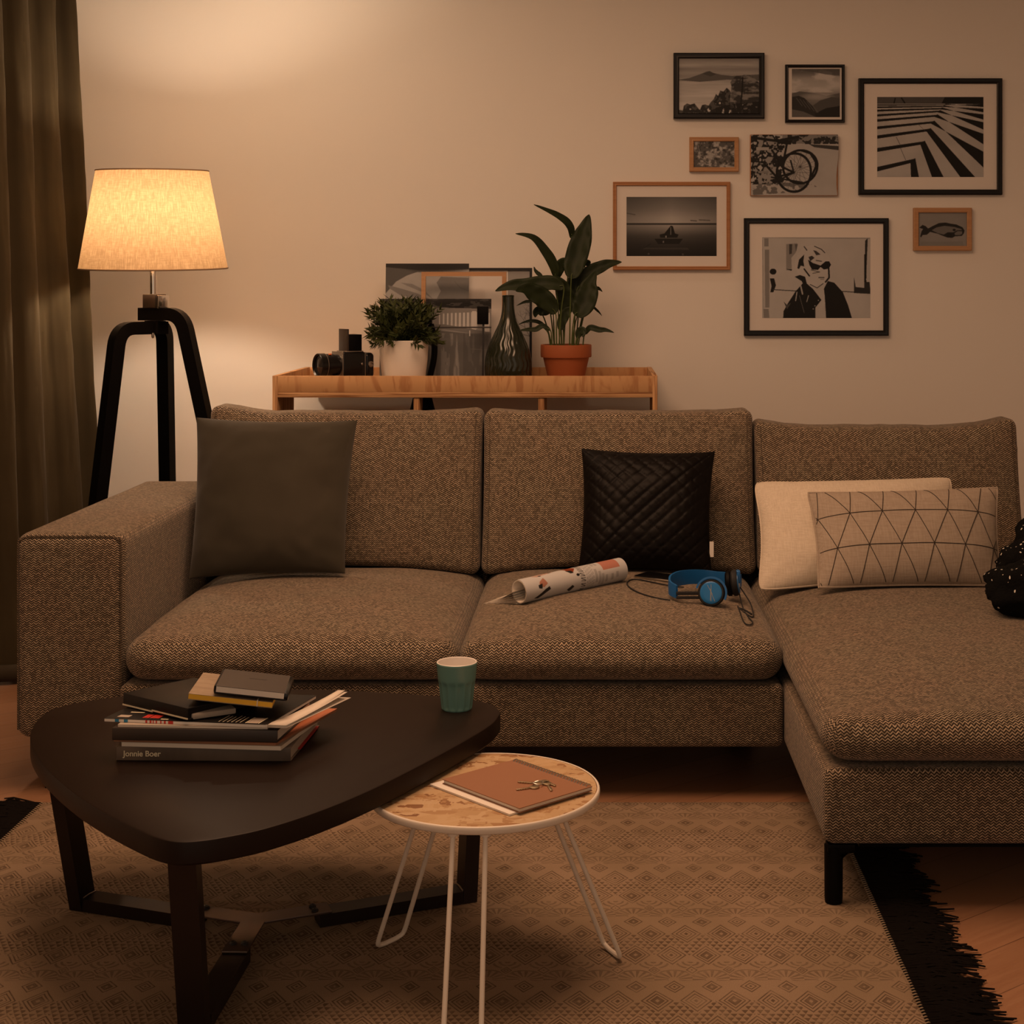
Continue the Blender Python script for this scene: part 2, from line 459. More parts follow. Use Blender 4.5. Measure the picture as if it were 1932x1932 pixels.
MT['camtrim'] = simple('camera_trim', (.30,.26,.22), .35, .9); MT['orangedot'] = simple('orange_dot', (.7,.18,.05), .5)

# ------------------------------------------------------------------ room shell
WY, XL, XR, ZC, YF = 5.90, -2.25, 2.7, 2.75, -1.2
def struct(name, m, mat):
    o = m.build(name, mat); o['kind'] = 'structure'; return o
struct('floor', M().box(XL-.1, XR+.1, YF, WY+.1, -.1, 0), MT['floor'])
struct('wall_back', M().box(XL-.1, XR+.1, WY, WY+.1, 0, ZC), MT['wall'])
struct('wall_left', M().box(XL-.1, XL, YF, WY, 0, ZC), MT['wall'])
struct('wall_right', M().box(XR, XR+.1, YF, WY, 0, ZC), MT['wall'])
struct('ceiling', M().box(XL-.1, XR+.1, YF, WY+.1, ZC, ZC+.1), MT['wall'])

# ------------------------------------------------------------------ curtain
def curtain():
    top = cat([(-1.935,5.53,0), (-1.985,5.40,0), (-2.03,5.2,0), (-2.07,4.95,0), (-2.10,4.6,0), (-2.11,4.2,0), (-2.12,3.7,0)], 24)
    bot = cat([(-1.775,5.50,0), (-1.83,5.32,0), (-1.885,5.10,0), (-1.935,4.93,0), (-1.99,4.62,0), (-2.03,4.2,0), (-2.06,3.7,0)], 24)
    n = len(top)-1
    def path(L, u):
        t = u*n; i = min(int(t), n-1); return L[i].lerp(L[i+1], t-i)
    def fn(u, v):
        z = .012 + v*(2.70-.012); k = 1-v
        p = path(top, u).lerp(path(bot, u), k)
        q = path(top, min(1,u+.01)).lerp(path(bot, min(1,u+.01)), k); t = (q-path(top, max(0,u-.01)).lerp(path(bot, max(0,u-.01)), k)).normalized()
        nn = Vector((-t.y, t.x, 0)); nn = nn if nn.x > 0 else -nn
        ph = 2*math.pi*(u*7.2+.15) + .35*math.sin(2*z+u*9)
        amp = (.048 if u > .03 else .048*u/.03)*(.85+.25*math.sin(u*21))
        w = math.sin(ph); w = math.copysign(abs(w)**.75, w)
        cr = .006*mnoise.noise(Vector((u*30, z*4, 1))) + .004*mnoise.noise(Vector((u*80, z*9, 3)))
        p = p + nn*(amp*w+cr+.01)
        return Vector((p.x, p.y, z))
    t = thing('curtain', (-1.9, 5.0, 0), 'olive brown velvet curtain hanging in folds at the left wall', 'curtain')
    m = M().grid(fn, 420, 60)
    c = m.build('drape', MT['curtain'], t, ang=60)
    sol = c.modifiers.new('thickness', 'SOLIDIFY'); sol.thickness = .004
    h = M().grid(lambda u, v: fn(u, v*.02)+Vector((.004,-.003,0)), 300, 2)
    hm = h.build('hem', MT['curtainlining'], t, ang=60); s2 = hm.modifiers.new('thickness', 'SOLIDIFY'); s2.thickness = .004
curtain()

# ------------------------------------------------------------------ rug
def rug():
    x0, x1, y0, y1 = -1.376, .5675, 2.2, 3.812
    t = thing('rug', ((x0+x1)/2, (y0+y1)/2, 0), 'flat woven beige rug with dark diamond pattern and black fringes', 'rug')
    def fn(p):
        if p.z > .001: p.z += .0012*mnoise.noise(Vector((p.x*5, p.y*5, 0)))
        p.y += .004*mnoise.noise(Vector((p.x*3, 2, 0))); p.x += .004*mnoise.noise(Vector((p.y*14, 5, 0)))
        return p
    M().box(x0, x1, y0, y1, .0008, .0075, .002, 1, fn, (60, 50, 1)).build('woven_field', MT['rug'], t)
    for s, xe in ((-1, x0), (1, x1)):
        m = M(); k = 0; y = y0
        while y < y1:
            kn = Vector((xe+s*random.uniform(.020,.030), y+random.uniform(-.002,.002), .007)); L0 = random.uniform(.105, .160); bend = random.uniform(-.03,.03)
            for j in range(5):
                L = L0*random.uniform(.8, 1.05); a = bend+random.uniform(-.055, .055); b = Vector((xe, y+(j-2)*.0016, .006))
                pts = [b, kn]+[Vector((kn.x+s*q*(L-.025), kn.y + a*q + .004*math.sin(q*9+k), .006+.007*math.sin(q*3)*random.uniform(.2,1))) for q in (.35, .7, 1)]
                pts[-1].z = .004
                m.tube(pts, [.0012, .0026, .0022, .0024, .0016], 4); k += 1
            y += .0098
        f = m.build('fringe', MT['fringe'], t, uv=False); f['kind'] = 'stuff'; f['label'] = 'black knotted fringe along the rug end'
        e = M()
        for i in range(150):
            yy = y0 + (y1-y0)*i/150
            e.tube([(xe-.004*s, yy, .0075), (xe+.004*s, yy+.003, .0085), (xe+.007*s, yy+.006, .006)], .0016, 4)
        e.build('whipped_edge', MT['rugedge'], t, uv=False)['kind'] = 'stuff'
rug()

# ------------------------------------------------------------------ corner sofa
YB = 4.97                                  # rear plane of the sofa
def seat_z(u, v, lo, hi): return lo + (hi-lo)*(1-abs(u)**3.2)*(1-abs(v)**3.2)
def cushion_top(x, y):                     # height of the seat surface under things laid on the sofa
    for (x0, x1, y0, y1, lo, hi) in SEATS:
        if x0 <= x <= x1:
            return seat_z((x-(x0+x1)/2)/((x1-x0)/2), (y-(y0+y1)/2)/((y1-y0)/2), lo, hi)
    return .44
SEATS = [(-1.193, -.354, 3.825, 4.80, .400, .452), (-.350, .462, 3.825, 4.80, .400, .452), (.468, 1.42, 3.155, 4.80, .395, .448)]
def rope(pts, r=.0022): return M().tube(pts, r, 5)
def sofa():
    t = thing('corner_sofa', (-.1, 4.3, 0), 'large brown herringbone tweed corner sofa with chaise on the right side', 'sofa')
    fab, blk = MT['fab'], MT['black']
    # base and chaise base
    M().box(-1.20, .462, 3.837, YB-.02, .133, .290, .018, 3, None, (8,4,2)).build('base', fab, t)
    def chb(p):
        return p
    M().box(.464, 1.42, 3.162, YB-.02, .133, .292, .022, 3, chb, (6,6,2)).build('chaise_base', fab, t)
    # arm
    def armfn(p):
        p.z -= .010*(1-min(1, abs(p.x+1.335)/.13))*0
        p.x += .003*mnoise.noise(Vector((p.y*4, p.z*4, 2)))
        return p
    a = M().box(-1.478, -1.200, 3.88, YB, .140, .662, .035, 5, armfn, (4,12,8)).build('arm', fab, t)
    x0, x1, z0, z1 = -1.4690, -1.2090, .165, .6525
    yp = 3.8890
    loop = cat([(x0, yp, z0), (x0, yp, .40), (x0, yp, z1-.030), (x0+.008, yp, z1-.008), (x0+.030, yp, z1), (-1.33, yp, z1), (x1-.030, yp, z1), (x1-.008, yp, z1-.008), (x1, yp, z1-.030), (x1, yp, .40), (x1, yp, z0)], 6)
    rope(loop, .0035).build('piping', MT['seam'], a)
    # back frame behind the back cushions
    M().box(-1.20, 1.34, YB-.075, YB, .133, .80, .03, 3, None, (10,2,4)).build('back_frame', fab, t)
    # seat cushions
    def seat(x0, x1, y0, y1, zb, lo, hi, nm, label):
        cx, cy = (x0+x1)/2, (y0+y1)/2; hx, hy = (x1-x0)/2, (y1-y0)/2
        zt = lo
        def fn(p):
            u, v = (p.x-cx)/hx, (p.y-cy)/hy
            k = max(0, min(1, (p.z-zb)/(zt-zb)))
            dome = seat_z(max(-1,min(1,u)), max(-1,min(1,v)), 0, hi-lo)
            p.z += k*dome*1.0 + k*.004*mnoise.noise(Vector((p.x*6, p.y*6, 1)))
            b = math.sin(math.pi*min(1, max(0, k)))            # belly of the front and side faces
            if v < -.85: p.y -= .018*b*(1-u*u)**.5 if abs(u) < 1 else 0
            if abs(u) > .93: p.x += math.copysign(.004*b, u)
            p.y += .004*mnoise.noise(Vector((p.x*5, p.z*7, 4)))*(1 if v < -.8 else 0)
            # rounder corners seen from above
            if v < 0 and abs(u) > .8: p.y += .03*((abs(u)-.8)/.2)**2*(-v)**3
            return p
        c = M().box(x0, x1, y0, y1, zb, zt, .05, 5, fn, (18,18,2)).build(nm, fab, t, ang=60)
        if label: c['label'] = label
        for zz, k in ((zb+.012, 0), (zt-.018, 1)):
            pts = []
            for i in range(41):
                u = -.985+1.97*i/40; q = Vector((cx+u*hx, y0+.006, zz))
                q = fn(q) if True else q
                q.y -= .002; pts.append(q)
        return c
    seat(*SEATS[0][:4], .296, SEATS[0][4], SEATS[0][5], 'seat_cushion', 'left seat cushion, empty but for a pillow')
    seat(*SEATS[1][:4], .296, SEATS[1][4], SEATS[1][5], 'seat_cushion', 'middle seat cushion under the rolled magazine and headphones')
    seat(*SEATS[2][:4], .299, SEATS[2][4], SEATS[2][5], 'chaise_cushion', None)
    # back cushions
    def back(x0, x1, zt, ears, nm, label, y0=4.665):
        cx, hx = (x0+x1)/2, (x1-x0)/2; zb = .405; T = .185
        def fn(p):
            u = (p.x-cx)/hx; k = (p.z-zb)/(zt-zb); w = (p.y-(y0+T/2))/(T/2)
            fat = (1-abs(u)**3)*(1-abs(2*k-1)**3) if abs(u) < 1 and 0 <= k <= 1 else 0
            p.y += w*.030*fat
            if w < 0: p.y += .006*mnoise.noise(Vector((p.x*3.4, p.z*3.4, x0)))
            # thinner towards the top, leaning backwards
            kk = max(0, min(1, k)); p.y = y0+T/2 + (p.y-(y0+T/2))*(1-.30*kk*kk)
            p.y += .105*kk
            if kk > .6:
                e = (kk-.6)/.4
                p.z += e*(ears[0]*(max(0,-u-.55)/.45)**1.6 + ears[1]*(max(0,u-.55)/.45)**1.6) - e*.006*max(0,1-abs(abs(u)-.80)/.12)*0 + e*.004*mnoise.noise(Vector((p.x*11, 0, 3)))+e*.003*mnoise.noise(Vector((p.x*30, 0, 3)))
            # sides pulled in towards the middle height
            p.x -= math.copysign(.004*abs(u)**6*(1-(2*kk-1)**2), u)
            if kk < .25: p.z += .03*(1-u*u)*(1-kk/.25) if w < .2 else 0
            return p
        c = M().box(x0, x1, y0, y0+T, zb, zt, .032, 5, fn, (20,2,16)).build(nm, fab, t, ang=60)
        c['label'] = label
        for s in (-1, 1):
            pts = []
            for i in range(31):
                k = .03+.94*i/30; q = Vector((cx+s*(hx-.020), y0+.004, zb+k*(zt-zb))); q = fn(q); q.y -= .0015; pts.append(q)
            rope(pts, .0018).build('piping', MT['seam'], c)
        return c
    back(-1.215, -.3625, .893, (.028, .012), 'back_cushion', 'left back cushion behind the grey green pillow')
    back(-.3605, .481, .893, (.010, .012), 'back_cushion', 'middle back cushion behind the black quilted pillow')
    back(.4835, 1.306, .848, (.022, .034), 'back_cushion', 'right back cushion, lower than the other two')
    # legs
    def leg(x, y, front=True):
        m = M()
        m.bar([(x, y, .0085), (x, y, .128)], .040, .040, (0,1,0)) if not front else m.lathe([(.018,.0085),(.019,.02),(.0195,.126),(.0, .126)], (x, y, 0), 20)
        o = m.build('leg', blk, t); return o
    l = leg(.487, 3.19)
    M().box(.472, .53, 3.172, 3.208, .114, .1335, .004, 1).add([(.472,3.175,.110),(.472,3.205,.110),(.535,3.205,.132),(.535,3.175,.132),(.50,3.175,.100),(.50,3.205,.100)], [[0,1,2,3],[0,4,5,1],[4,3,2,5]]).build('leg_bracket', blk, l)
    leg(1.37, 3.19)
    for x, y in ((-1.39, 3.97), (.40, 4.35), (-1.39, 4.9), (.44, 4.9), (1.37, 4.9)):
        m = M().bar([(x, y, .0 if x < -1.38 or y > 3.9 else .0085), (x, y, .142 if x < -1.38 else .135)], .06, .06, (0,1,0)); m.build('leg', blk, t)
    M().box(-1.17, .42, 4.05, 4.85, .085, .134).build('underframe', blk, t)
    M().box(.55, 1.36, 3.25, 4.85, .10, .134).build('underframe', blk, t)
sofa()

# ------------------------------------------------------------------ throw pillows
class Pil:
    def __init__(s, TL, TR, BR, BL, T, pinch=.05, ext=3.0, rnd=.0):
        s.c = (TL, TR, BR, BL); s.T, s.pinch, s.ext, s.rnd = T, pinch, ext, rnd
        s.n = ((TR-TL).cross(BL-TL)).normalized()
        if s.n.y > 0: s.n = -s.n
    def at(s, u, v, side, extra=0.0):           # u, v in -1..1 (v up), side +1 is the face seen
        TL, TR, BR, BL = s.c
        q = 1-s.rnd*(abs(u)*abs(v))**7; uu = u*q*(1-s.pinch*(1-v*v)*abs(u)**1.5); vv = v*q*(1-s.pinch*(1-u*u)*abs(v)**1.5)
        a = TL.lerp(TR, (uu+1)/2); b = BL.lerp(BR, (uu+1)/2); p = b.lerp(a, (vv+1)/2)
        e = s.ext
        t = s.T/2*((1-abs(u)**e)**.62)*((1-abs(v)**e)**.62) + .0015
        return p + s.n*(side*t + extra)
    def mesh(s, n=34, wr=.004, seed=0, fn=None):
        m = M()
        for side in (1, -1):
            def f(a, b):
                # denser towards the rim
                u = math.sin((2*a-1)*math.pi/2); v = math.sin((2*b-1)*math.pi/2)
                edge = max(abs(u), abs(v))
                w = wr*(mnoise.noise(Vector((u*2.2+seed, v*2.2, seed))) + .5*edge*mnoise.noise(Vector((u*6+seed, v*6, seed+4))))*(1-edge**6)
                if fn and side > 0: w += fn(u, v)*(1-edge**8)
                return s.at(u, v, side, side*w)
            m.grid(f, n, n, flip=side < 0)
        return m
def pillow_thing(name, label, p, mat, **k):
    cx = sum((c for c in p.c), Vector())/4
    t = thing(name, (cx.x, cx.y, min(c.z for c in p.c)), label, 'pillow')
    return t, p.mesh(**k).build('cover', mat, t, ang=70, weld=True)
def rim(p, r): # welt along the pillow's seam
    pts = []
    for i in range(40): pts.append(p.at(-1+2*i/40, 1, 1))
    for i in range(40): pts.append(p.at(1, 1-2*i/40, 1))
    for i in range(40): pts.append(p.at(1-2*i/40, -1, 1))
    for i in range(40): pts.append(p.at(-1, -1+2*i/40, 1))
    return M().tube(pts, r, 6, closed=True)
pg = Pil(P(371,788,4.60), P(674,793,4.60), P(651,1082,4.41), P(357,1092,4.39), .15, .045)
t, c = pillow_thing('throw_pillow', 'large plain grey green square pillow at the left end of the sofa', pg, MT['green'], wr=.011, seed=3, n=60, fn=lambda u, v: .0045*math.sin(v*11+u*6+1.5*math.sin(u*4))*max(0, (u-.15)/.85)**1.2*(.6+.4*math.sin(v*3+1))+.003*math.sin(v*8-u*9)*max(0, (-u-.35)/.65))
pb = Pil(P(1097,846,4.655), P(1349,852,4.655), P(1343,1082,4.50), P(1090,1080,4.50), .13, .06)
def quilt(u, v):
    a = (u+v)*4.4+.1; b = (u-v)*4.4
    da, db = abs(a-round(a)), abs(b-round(b))
    return -.0048*max(0, 1-da/.10)**2 - .0048*max(0, 1-db/.10)**2 + .0022*(min(da,db)*2)**.5
t, c = pillow_thing('throw_pillow', 'black quilted shiny square pillow on the middle seat', pb, MT['quilt'], n=110, wr=.005, seed=8, fn=quilt)
lb = pb.at(1, -.62, 1); M().box(lb.x-.002, lb.x+.010, lb.y-.012, lb.y-.010, lb.z-.02, lb.z+.025).build('side_label', MT['paperlt'], t)
pc = Pil(P(1418,908,4.63), P(1800,899,4.63), P(1812,1095,4.43), P(1427,1118,4.35), .15, .075, 2.4, .055)
t, c = pillow_thing('throw_pillow', 'plain cream linen oblong pillow behind the stitched grey one', pc, MT['cream'], wr=.009, seed=12)
rim(pc, .003).build('welt', MT['cream'], c)
pt = Pil(P(1523,930,4.45), P(1883,920,4.46), P(1893,1106,4.30), P(1543,1110,4.26), .125, .045, 2.6, .010)
t, c = pillow_thing('throw_pillow', 'grey oblong pillow with dark triangle stitching on the chaise', pt, MT['greycush'], wr=.004, seed=21)
rim(pt, .0035).build('welt', MT['greycush'], c)
m = M()
def stitch(a, b, n=26):
    pts = []
    for i in range(n+1):
        u = a[0]+(b[0]-a[0])*i/n; v = a[1]+(b[1]-a[1])*i/n
        if max(abs(u), abs(v)) <= .985:
            edge = max(abs(u), abs(v)); wv = .004*(mnoise.noise(Vector((u*2.2+21, v*2.2, 21))) + .5*edge*mnoise.noise(Vector((u*6+21, v*6, 25))))*(1-edge**6)
            pts.append(pt.at(u, v, 1, wv+.0006))
    if len(pts) > 1: m.tube(pts, .0011, 5)
row = [1.35, .36, -.33, -1.35]
stitch((-.98, .36), (.98, .36), 40); stitch((-.98, -.33), (.98, -.33), 40)
S = .345
for k in range(-4, 8):
    x0 = -.62 + S*k                                   # meeting points on the upper line
    stitch((x0, .36), (x0-S*.5, -.33)); stitch((x0, .36), (x0+S*.5, -.33))
    stitch((x0, .36), (x0+S*.16, 1)); stitch((x0, .36), (x0-S*.62, 1))
    xl = x0+S*.5
    stitch((xl, -.33), (xl-S*.30, -1)); stitch((xl, -.33), (xl+S*.52, -1))
m.build('stitching', MT['thread'], c, uv=False)

# ------------------------------------------------------------------ speckled throw at the right edge
def throw():
    t = thing('knitted_throw', (1.30, 4.2, .45), 'black knitted throw with white flecks heaped at the right end of the chaise', 'blanket')
    blobs = [(P(1950,1170,3.93), (.135,.10,.075), 1), (P(1965,1105,4.12), (.125,.11,.09), 2), (P(1985,1062,4.22), (.115,.12,.115), 3), (P(2015,1125,4.1), (.16,.16,.09), 4)]
    m = M()
    for c, s, k in blobs:
        c = c.copy(); c.z = max(c.z, .452+s[2]*.80)
        def fn(a, b):
            th, ph = a*2*math.pi, (b-.5)*math.pi
            d = Vector((math.cos(ph)*math.cos(th), math.cos(ph)*math.sin(th), math.sin(ph)))
            r = 1 + .22*mnoise.noise(d*1.7+Vector((k*3,0,0))) + .12*mnoise.noise(d*4+Vector((k*3,1,0)))
            q = Vector((c.x+d.x*s[0]*r, c.y+d.y*s[1]*r, c.z+d.z*s[2]*r)); q.z = max(q.z, .4505)
            return q
        m.grid(fn, 36, 20, cu=True)
    m.build('knitted_cloth', MT['throw'], t, ang=80)
throw()

# ------------------------------------------------------------------ floor lamp
def lamp():
    D = 5.25; c = Vector((X(289, D), D, 0))
    t = thing('floor_lamp', (c.x, c.y, 0), 'black wooden tripod floor lamp with glowing beige linen shade', 'lamp')
    tilt = Matrix.Translation(c+Vector((0,0,1.5))) @ Matrix.Rotation(-.0, 4, 'X') @ Matrix.Rotation(.042, 4, 'X') @ Matrix.Translation(-(c+Vector((0,0,1.5))))
    rb, rt, zb, zt = .2465, .186, 1.350, 1.683
    sh = M()
    vs = []; n = 96
    def cone(r0, z0, r1, z1, m):
        m.grid(lambda a, b: c + Vector(((r0+(r1-r0)*b)*math.cos(2*math.pi*a), (r0+(r1-r0)*b)*math.sin(2*math.pi*a), z0+(z1-z0)*b)), n, 12, cu=True)
    cone(rb, zb, rt, zt, sh); sh.xf(tilt)
    so = sh.build('lamp_shade', MT['shade'], t, ang=60, uv=False)
    me = so.data; L = me.uv_layers.new(name='UVMap')          # cloth runs round the cone
    for p in me.polygons:
        for li in p.loop_indices:
            k = me.loops[li].vertex_index; i, j = divmod(k, 13)
            if i == 0 and p.index >= (n-1)*12: i = n
            L.data[li].uv = (i/n*1.36, j/12*.34)
    for r, z, g in ((rb, zb, .0026), (rt, zt, .0024)):
        ring = M().tube([c+Vector((r*math.cos(2*math.pi*k/72), r*math.sin(2*math.pi*k/72), z)) for k in range(72)], g, 6, closed=True); ring.xf(tilt)
        ring.build('shade_trim', MT['shadetrim'], so, uv=False)
    sp = M()
    for k in range(3):
        a = 2*math.pi*k/3+.4; sp.tube([c+Vector((.02*math.cos(a), .02*math.sin(a), 1.60)), c+Vector((rt*math.cos(a), rt*math.sin(a), zt-.01))], .0015, 5)
    sp.tube([c+Vector((.022*math.cos(2*math.pi*k/24), .022*math.sin(2*math.pi*k/24), 1.60)) for k in range(24)], .0015, 5, closed=True)
    sp.tube([c+Vector((.022,0,1.60)), c+Vector((.022,0,1.40)), c+Vector((.0,0,1.40))], .0012, 4); sp.build('shade_carrier', MT['chrome'], so, uv=False)
    M().lathe([(.0105,1.245),(.0105,1.385),(.0,1.385)], (c.x,c.y,0), 20).build('pole', MT['chrome'], t)
    M().lathe([(.0,1.385),(.017,1.385),(.020,1.40),(.020,1.462),(.012,1.472),(.0,1.472)], (c.x,c.y,0), 20).build('bulb_socket', MT['blackmetal'], t)
    M().lathe([(.010,1.472),(.014,1.486),(.028,1.515),(.031,1.535),(.025,1.560),(.0,1.570)], (c.x,c.y,0), 24).build('bulb', MT['bulb'], t)
    # top block with its screw plate
    b0 = M(); b0.box(-.026,.026,-.030,.030,1.215,1.262,.002,1); b0.xf(Matrix.Translation((c.x+.004,c.y,0)) @ Matrix.Rotation(R(-22),4,'Z')); b0.build('block', MT['darkcover'], t)
    b1 = M(); b1.box(.027,.032,-.030,.030,1.213,1.258,.001,1); b1.xf(Matrix.Translation((c.x+.010,c.y,0)) @ Matrix.Rotation(R(-22),4,'Z')); b1.build('clamp_plate', MT['chrome'], t)
    # three bent legs, one above the other at the hub
    def leg(off, foot, z, back=.046):
        d = Vector((off[0], off[1], 0)); dn = d.normalized(); f = Vector((foot[0], foot[1], .0))
        e = c + d + Vector((0,0,z)); s = c - dn*back + Vector((0,0,z)); ft = Vector((f.x, f.y, 0))
        v = (ft-e).normalized()
        pts = [s, e-dn*.055]
        p0, p1, p2 = e-dn*.050, e, e+v*.060
        for i in range(0, 9):
            q = i/8; pts.append(p0*(1-q)**2 + p1*2*q*(1-q) + p2*q*q)
        pts.append(ft)
        side = dn.cross(Vector((0,0,1))).normalized()
        m = M(); ln = len(pts); rings = []
        for i in range(ln):
            d1 = (pts[i]-pts[max(0,i-1)]); d2 = (pts[min(ln-1,i+1)]-pts[i])
            tt = ((d1.normalized() if d1.length>1e-9 else Vector())+(d2.normalized() if d2.length>1e-9 else Vector())).normalized()
            nn = side.cross(tt).normalized(); w = .0215
            rings.append([pts[i]+side*w*a+nn*w*b for a,b in ((-1,-1),(1,-1),(1,1),(-1,1))])
        for g in rings[-1:]:
            for q in g: q.z = 0
        vs = [q for g in rings for q in g]; fs = [[0,1,2,3],[(ln-1)*4+k for k in (3,2,1,0)]]
        for i in range(ln-1):
            for k in range(4): fs.append([i*4+k,(i+1)*4+k,(i+1)*4+(k+1)%4,i*4+(k+1)%4])
        m.add(vs, fs).build('leg', MT['black'], t, ang=40)
    leg((.105,-.020), (-1.150, 5.185), 1.194)
    leg((-.088,-.100), (-1.700, 5.005), 1.147)
    leg((.018,.075), (-1.545, 5.54), 1.150, .02)
    M().lathe([(.003,1.112),(.005,1.117),(.005,1.13),(.0,1.13)], (c.x+.006,c.y-.024,0), 12).build('bolt', MT['silver'], t)
lamp()

# ------------------------------------------------------------------ plywood sideboard behind the sofa
SY0, SY1 = 5.25, 5.845
ZRIM = Z(709.5, SY0); ST = ZRIM-.0555; KS = 5.25/5.055
def sideboard():
    x0, x1, zr = X(514, SY0), X(1240.5, SY0), ZRIM
    t = thing('sideboard', ((x0+x1)/2, 5.3, 0), 'plywood sideboard with raised tray rim standing between sofa and wall', 'sideboard')
    p, e = MT['ply'], MT['plyedge']
    M().box(x0+.017, x1-.017, SY0, SY0+.017, ST, zr, .001, 1).build('front_rim', p, t)
    M().box(x0+.017, x1-.017, SY0+.0005, SY1, ST-.018, ST, .001, 1).build('tray_bottom', e, t)
    M().box(x0+.017, x1-.017, SY1-.017, SY1, ST, zr, .001, 1).build('rear_rim', p, t)
    for xa in (x0, x1-.017):
        M().box(xa, xa+.017, SY0-.001, SY0+.285, 0, zr+.001, .001, 1).build('side_panel', MT['plyedgev'], t)
        M().box(xa, xa+.017, SY0+.285, SY1, ST-.018, zr+.001, .001, 1).build('side_rim', p, t)
        
    for xc in (X(785.5, SY0), X(1021, SY0)):
        M().box(xc-.010, xc+.010, SY0+.006, SY0+.285, .35, ST-.018, .001, 1).build('divider', MT['plyedgev'], t)
    M().box(x0+.017, x1-.017, SY0+.004, SY0+.285, .335, .352).build('shelf_board', e, t)
sideboard()
def dark_vessel():
    y = SY0+.14; c = (X(797, y), y, .352)
    o = M().lathe([(.05,0),(.07,.03),(.085,.22),(.075,.42),(.045,.50),(.034,.545),(.0,.55)], c, 28).build('black_vase', MT['black'], None)
    tag(o, 'dark rounded vase inside the sideboard, half hidden by the divider and sofa back', 'vase')
dark_vessel()

# ------------------------------------------------------------------ camera on the sideboard
def photo_camera():
    D = 5.41; c = Vector((X(662, D), D, ST)); z0 = ST
    t = thing('film_camera', c, 'black box film camera with raised viewfinder hood at the sideboard left end', 'camera')
    rot = Matrix.Translation(c) @ Matrix.Rotation(R(36), 4, 'Z') @ Matrix.Scale(KS, 4)
    def b(nm, mt, *a, parent=t, r=.003, seg=2):
        m = M().box(*a, r, seg); m.xf(rot); return m.build(nm, mt, parent)
    zb = .0385                                           # the body stands on its base foot
    b('base_foot', MT['black'], -.055, .045, -.028, .028, 0, zb)
    body = b('body', MT['blackgloss'], -.048, .032, -.040, .040, zb, .128, r=.005)
    fb = b('film_back', MT['blackgloss'], .0345, .072, -.037, .037, zb, .124, r=.014, seg=4)
    b('front_plate', MT['camtrim'], -.051, -.0475, -.041, .041, zb, .129, parent=body, r=.001, seg=1)
    b('back_plate', MT['camtrim'], .0325, .0355, -.040, .040, zb, .126, parent=body, r=.001, seg=1)
    hood = b('viewfinder_hood', MT['black'], -.022, .026, -.030, .030, .130, .186, r=.001, seg=1)
    b('hood_flap', MT['darkcover'], -.030, -.0225, -.031, .031, .130, .205, parent=hood, r=.001, seg=1)
    b('hood_seat', MT['camtrim'], -.036, .030, -.034, .034, .126, .131, parent=hood, r=.001, seg=1)
    ax = rot @ Matrix.Translation((-.050, 0, zb+.045)) @ Matrix.Rotation(R(-90), 4, 'Y')
    le = M().lathe([(.036,0),(.036,.018),(.039,.020),(.039,.046),(.037,.048),(.041,.052),(.041,.072),(.039,.074),(.034,.070),(.034,.066),(.0,.066)], (0,0,0), 36); le.xf(ax); lo = le.build('lens', MT['blackgloss'], t)
    g = M().lathe([(.033,.058),(.030,.064),(.02,.069),(.0,.071)], (0,0,0), 28); g.xf(ax); g.build('lens_glass', MT['lens'], lo)
    k = M().lathe([(.0395,.049),(.0412,.0495),(.0412,.0515),(.0395,.052)], (0,0,0), 36); k.xf(ax); k.build('lens_ring', MT['camtrim'], lo)
    s = M().box(-.004,.004,-.004,.004,0,.004); s.xf(rot @ Matrix.Translation((-.085,-.016,zb+.081))); s.build('index_mark', MT['orangedot'], lo)
    for nm, x, z in (('crank', .054, .085), ('release_knob', .020, .087)):
        r_ = .010 if nm == 'crank' else .004
        kn = M().lathe([(r_,0),(r_,.006),(r_*.6,.007),(r_*.55,.003),(0,.003)], (0,0,0), 20); kn.xf(rot @ Matrix.Translation((x, -.0375 if nm=='crank' else -.040, z)) @ Matrix.Rotation(R(90),4,'X')); kn.build(nm, MT['camtrim'], fb if nm == 'crank' else body)
photo_camera()

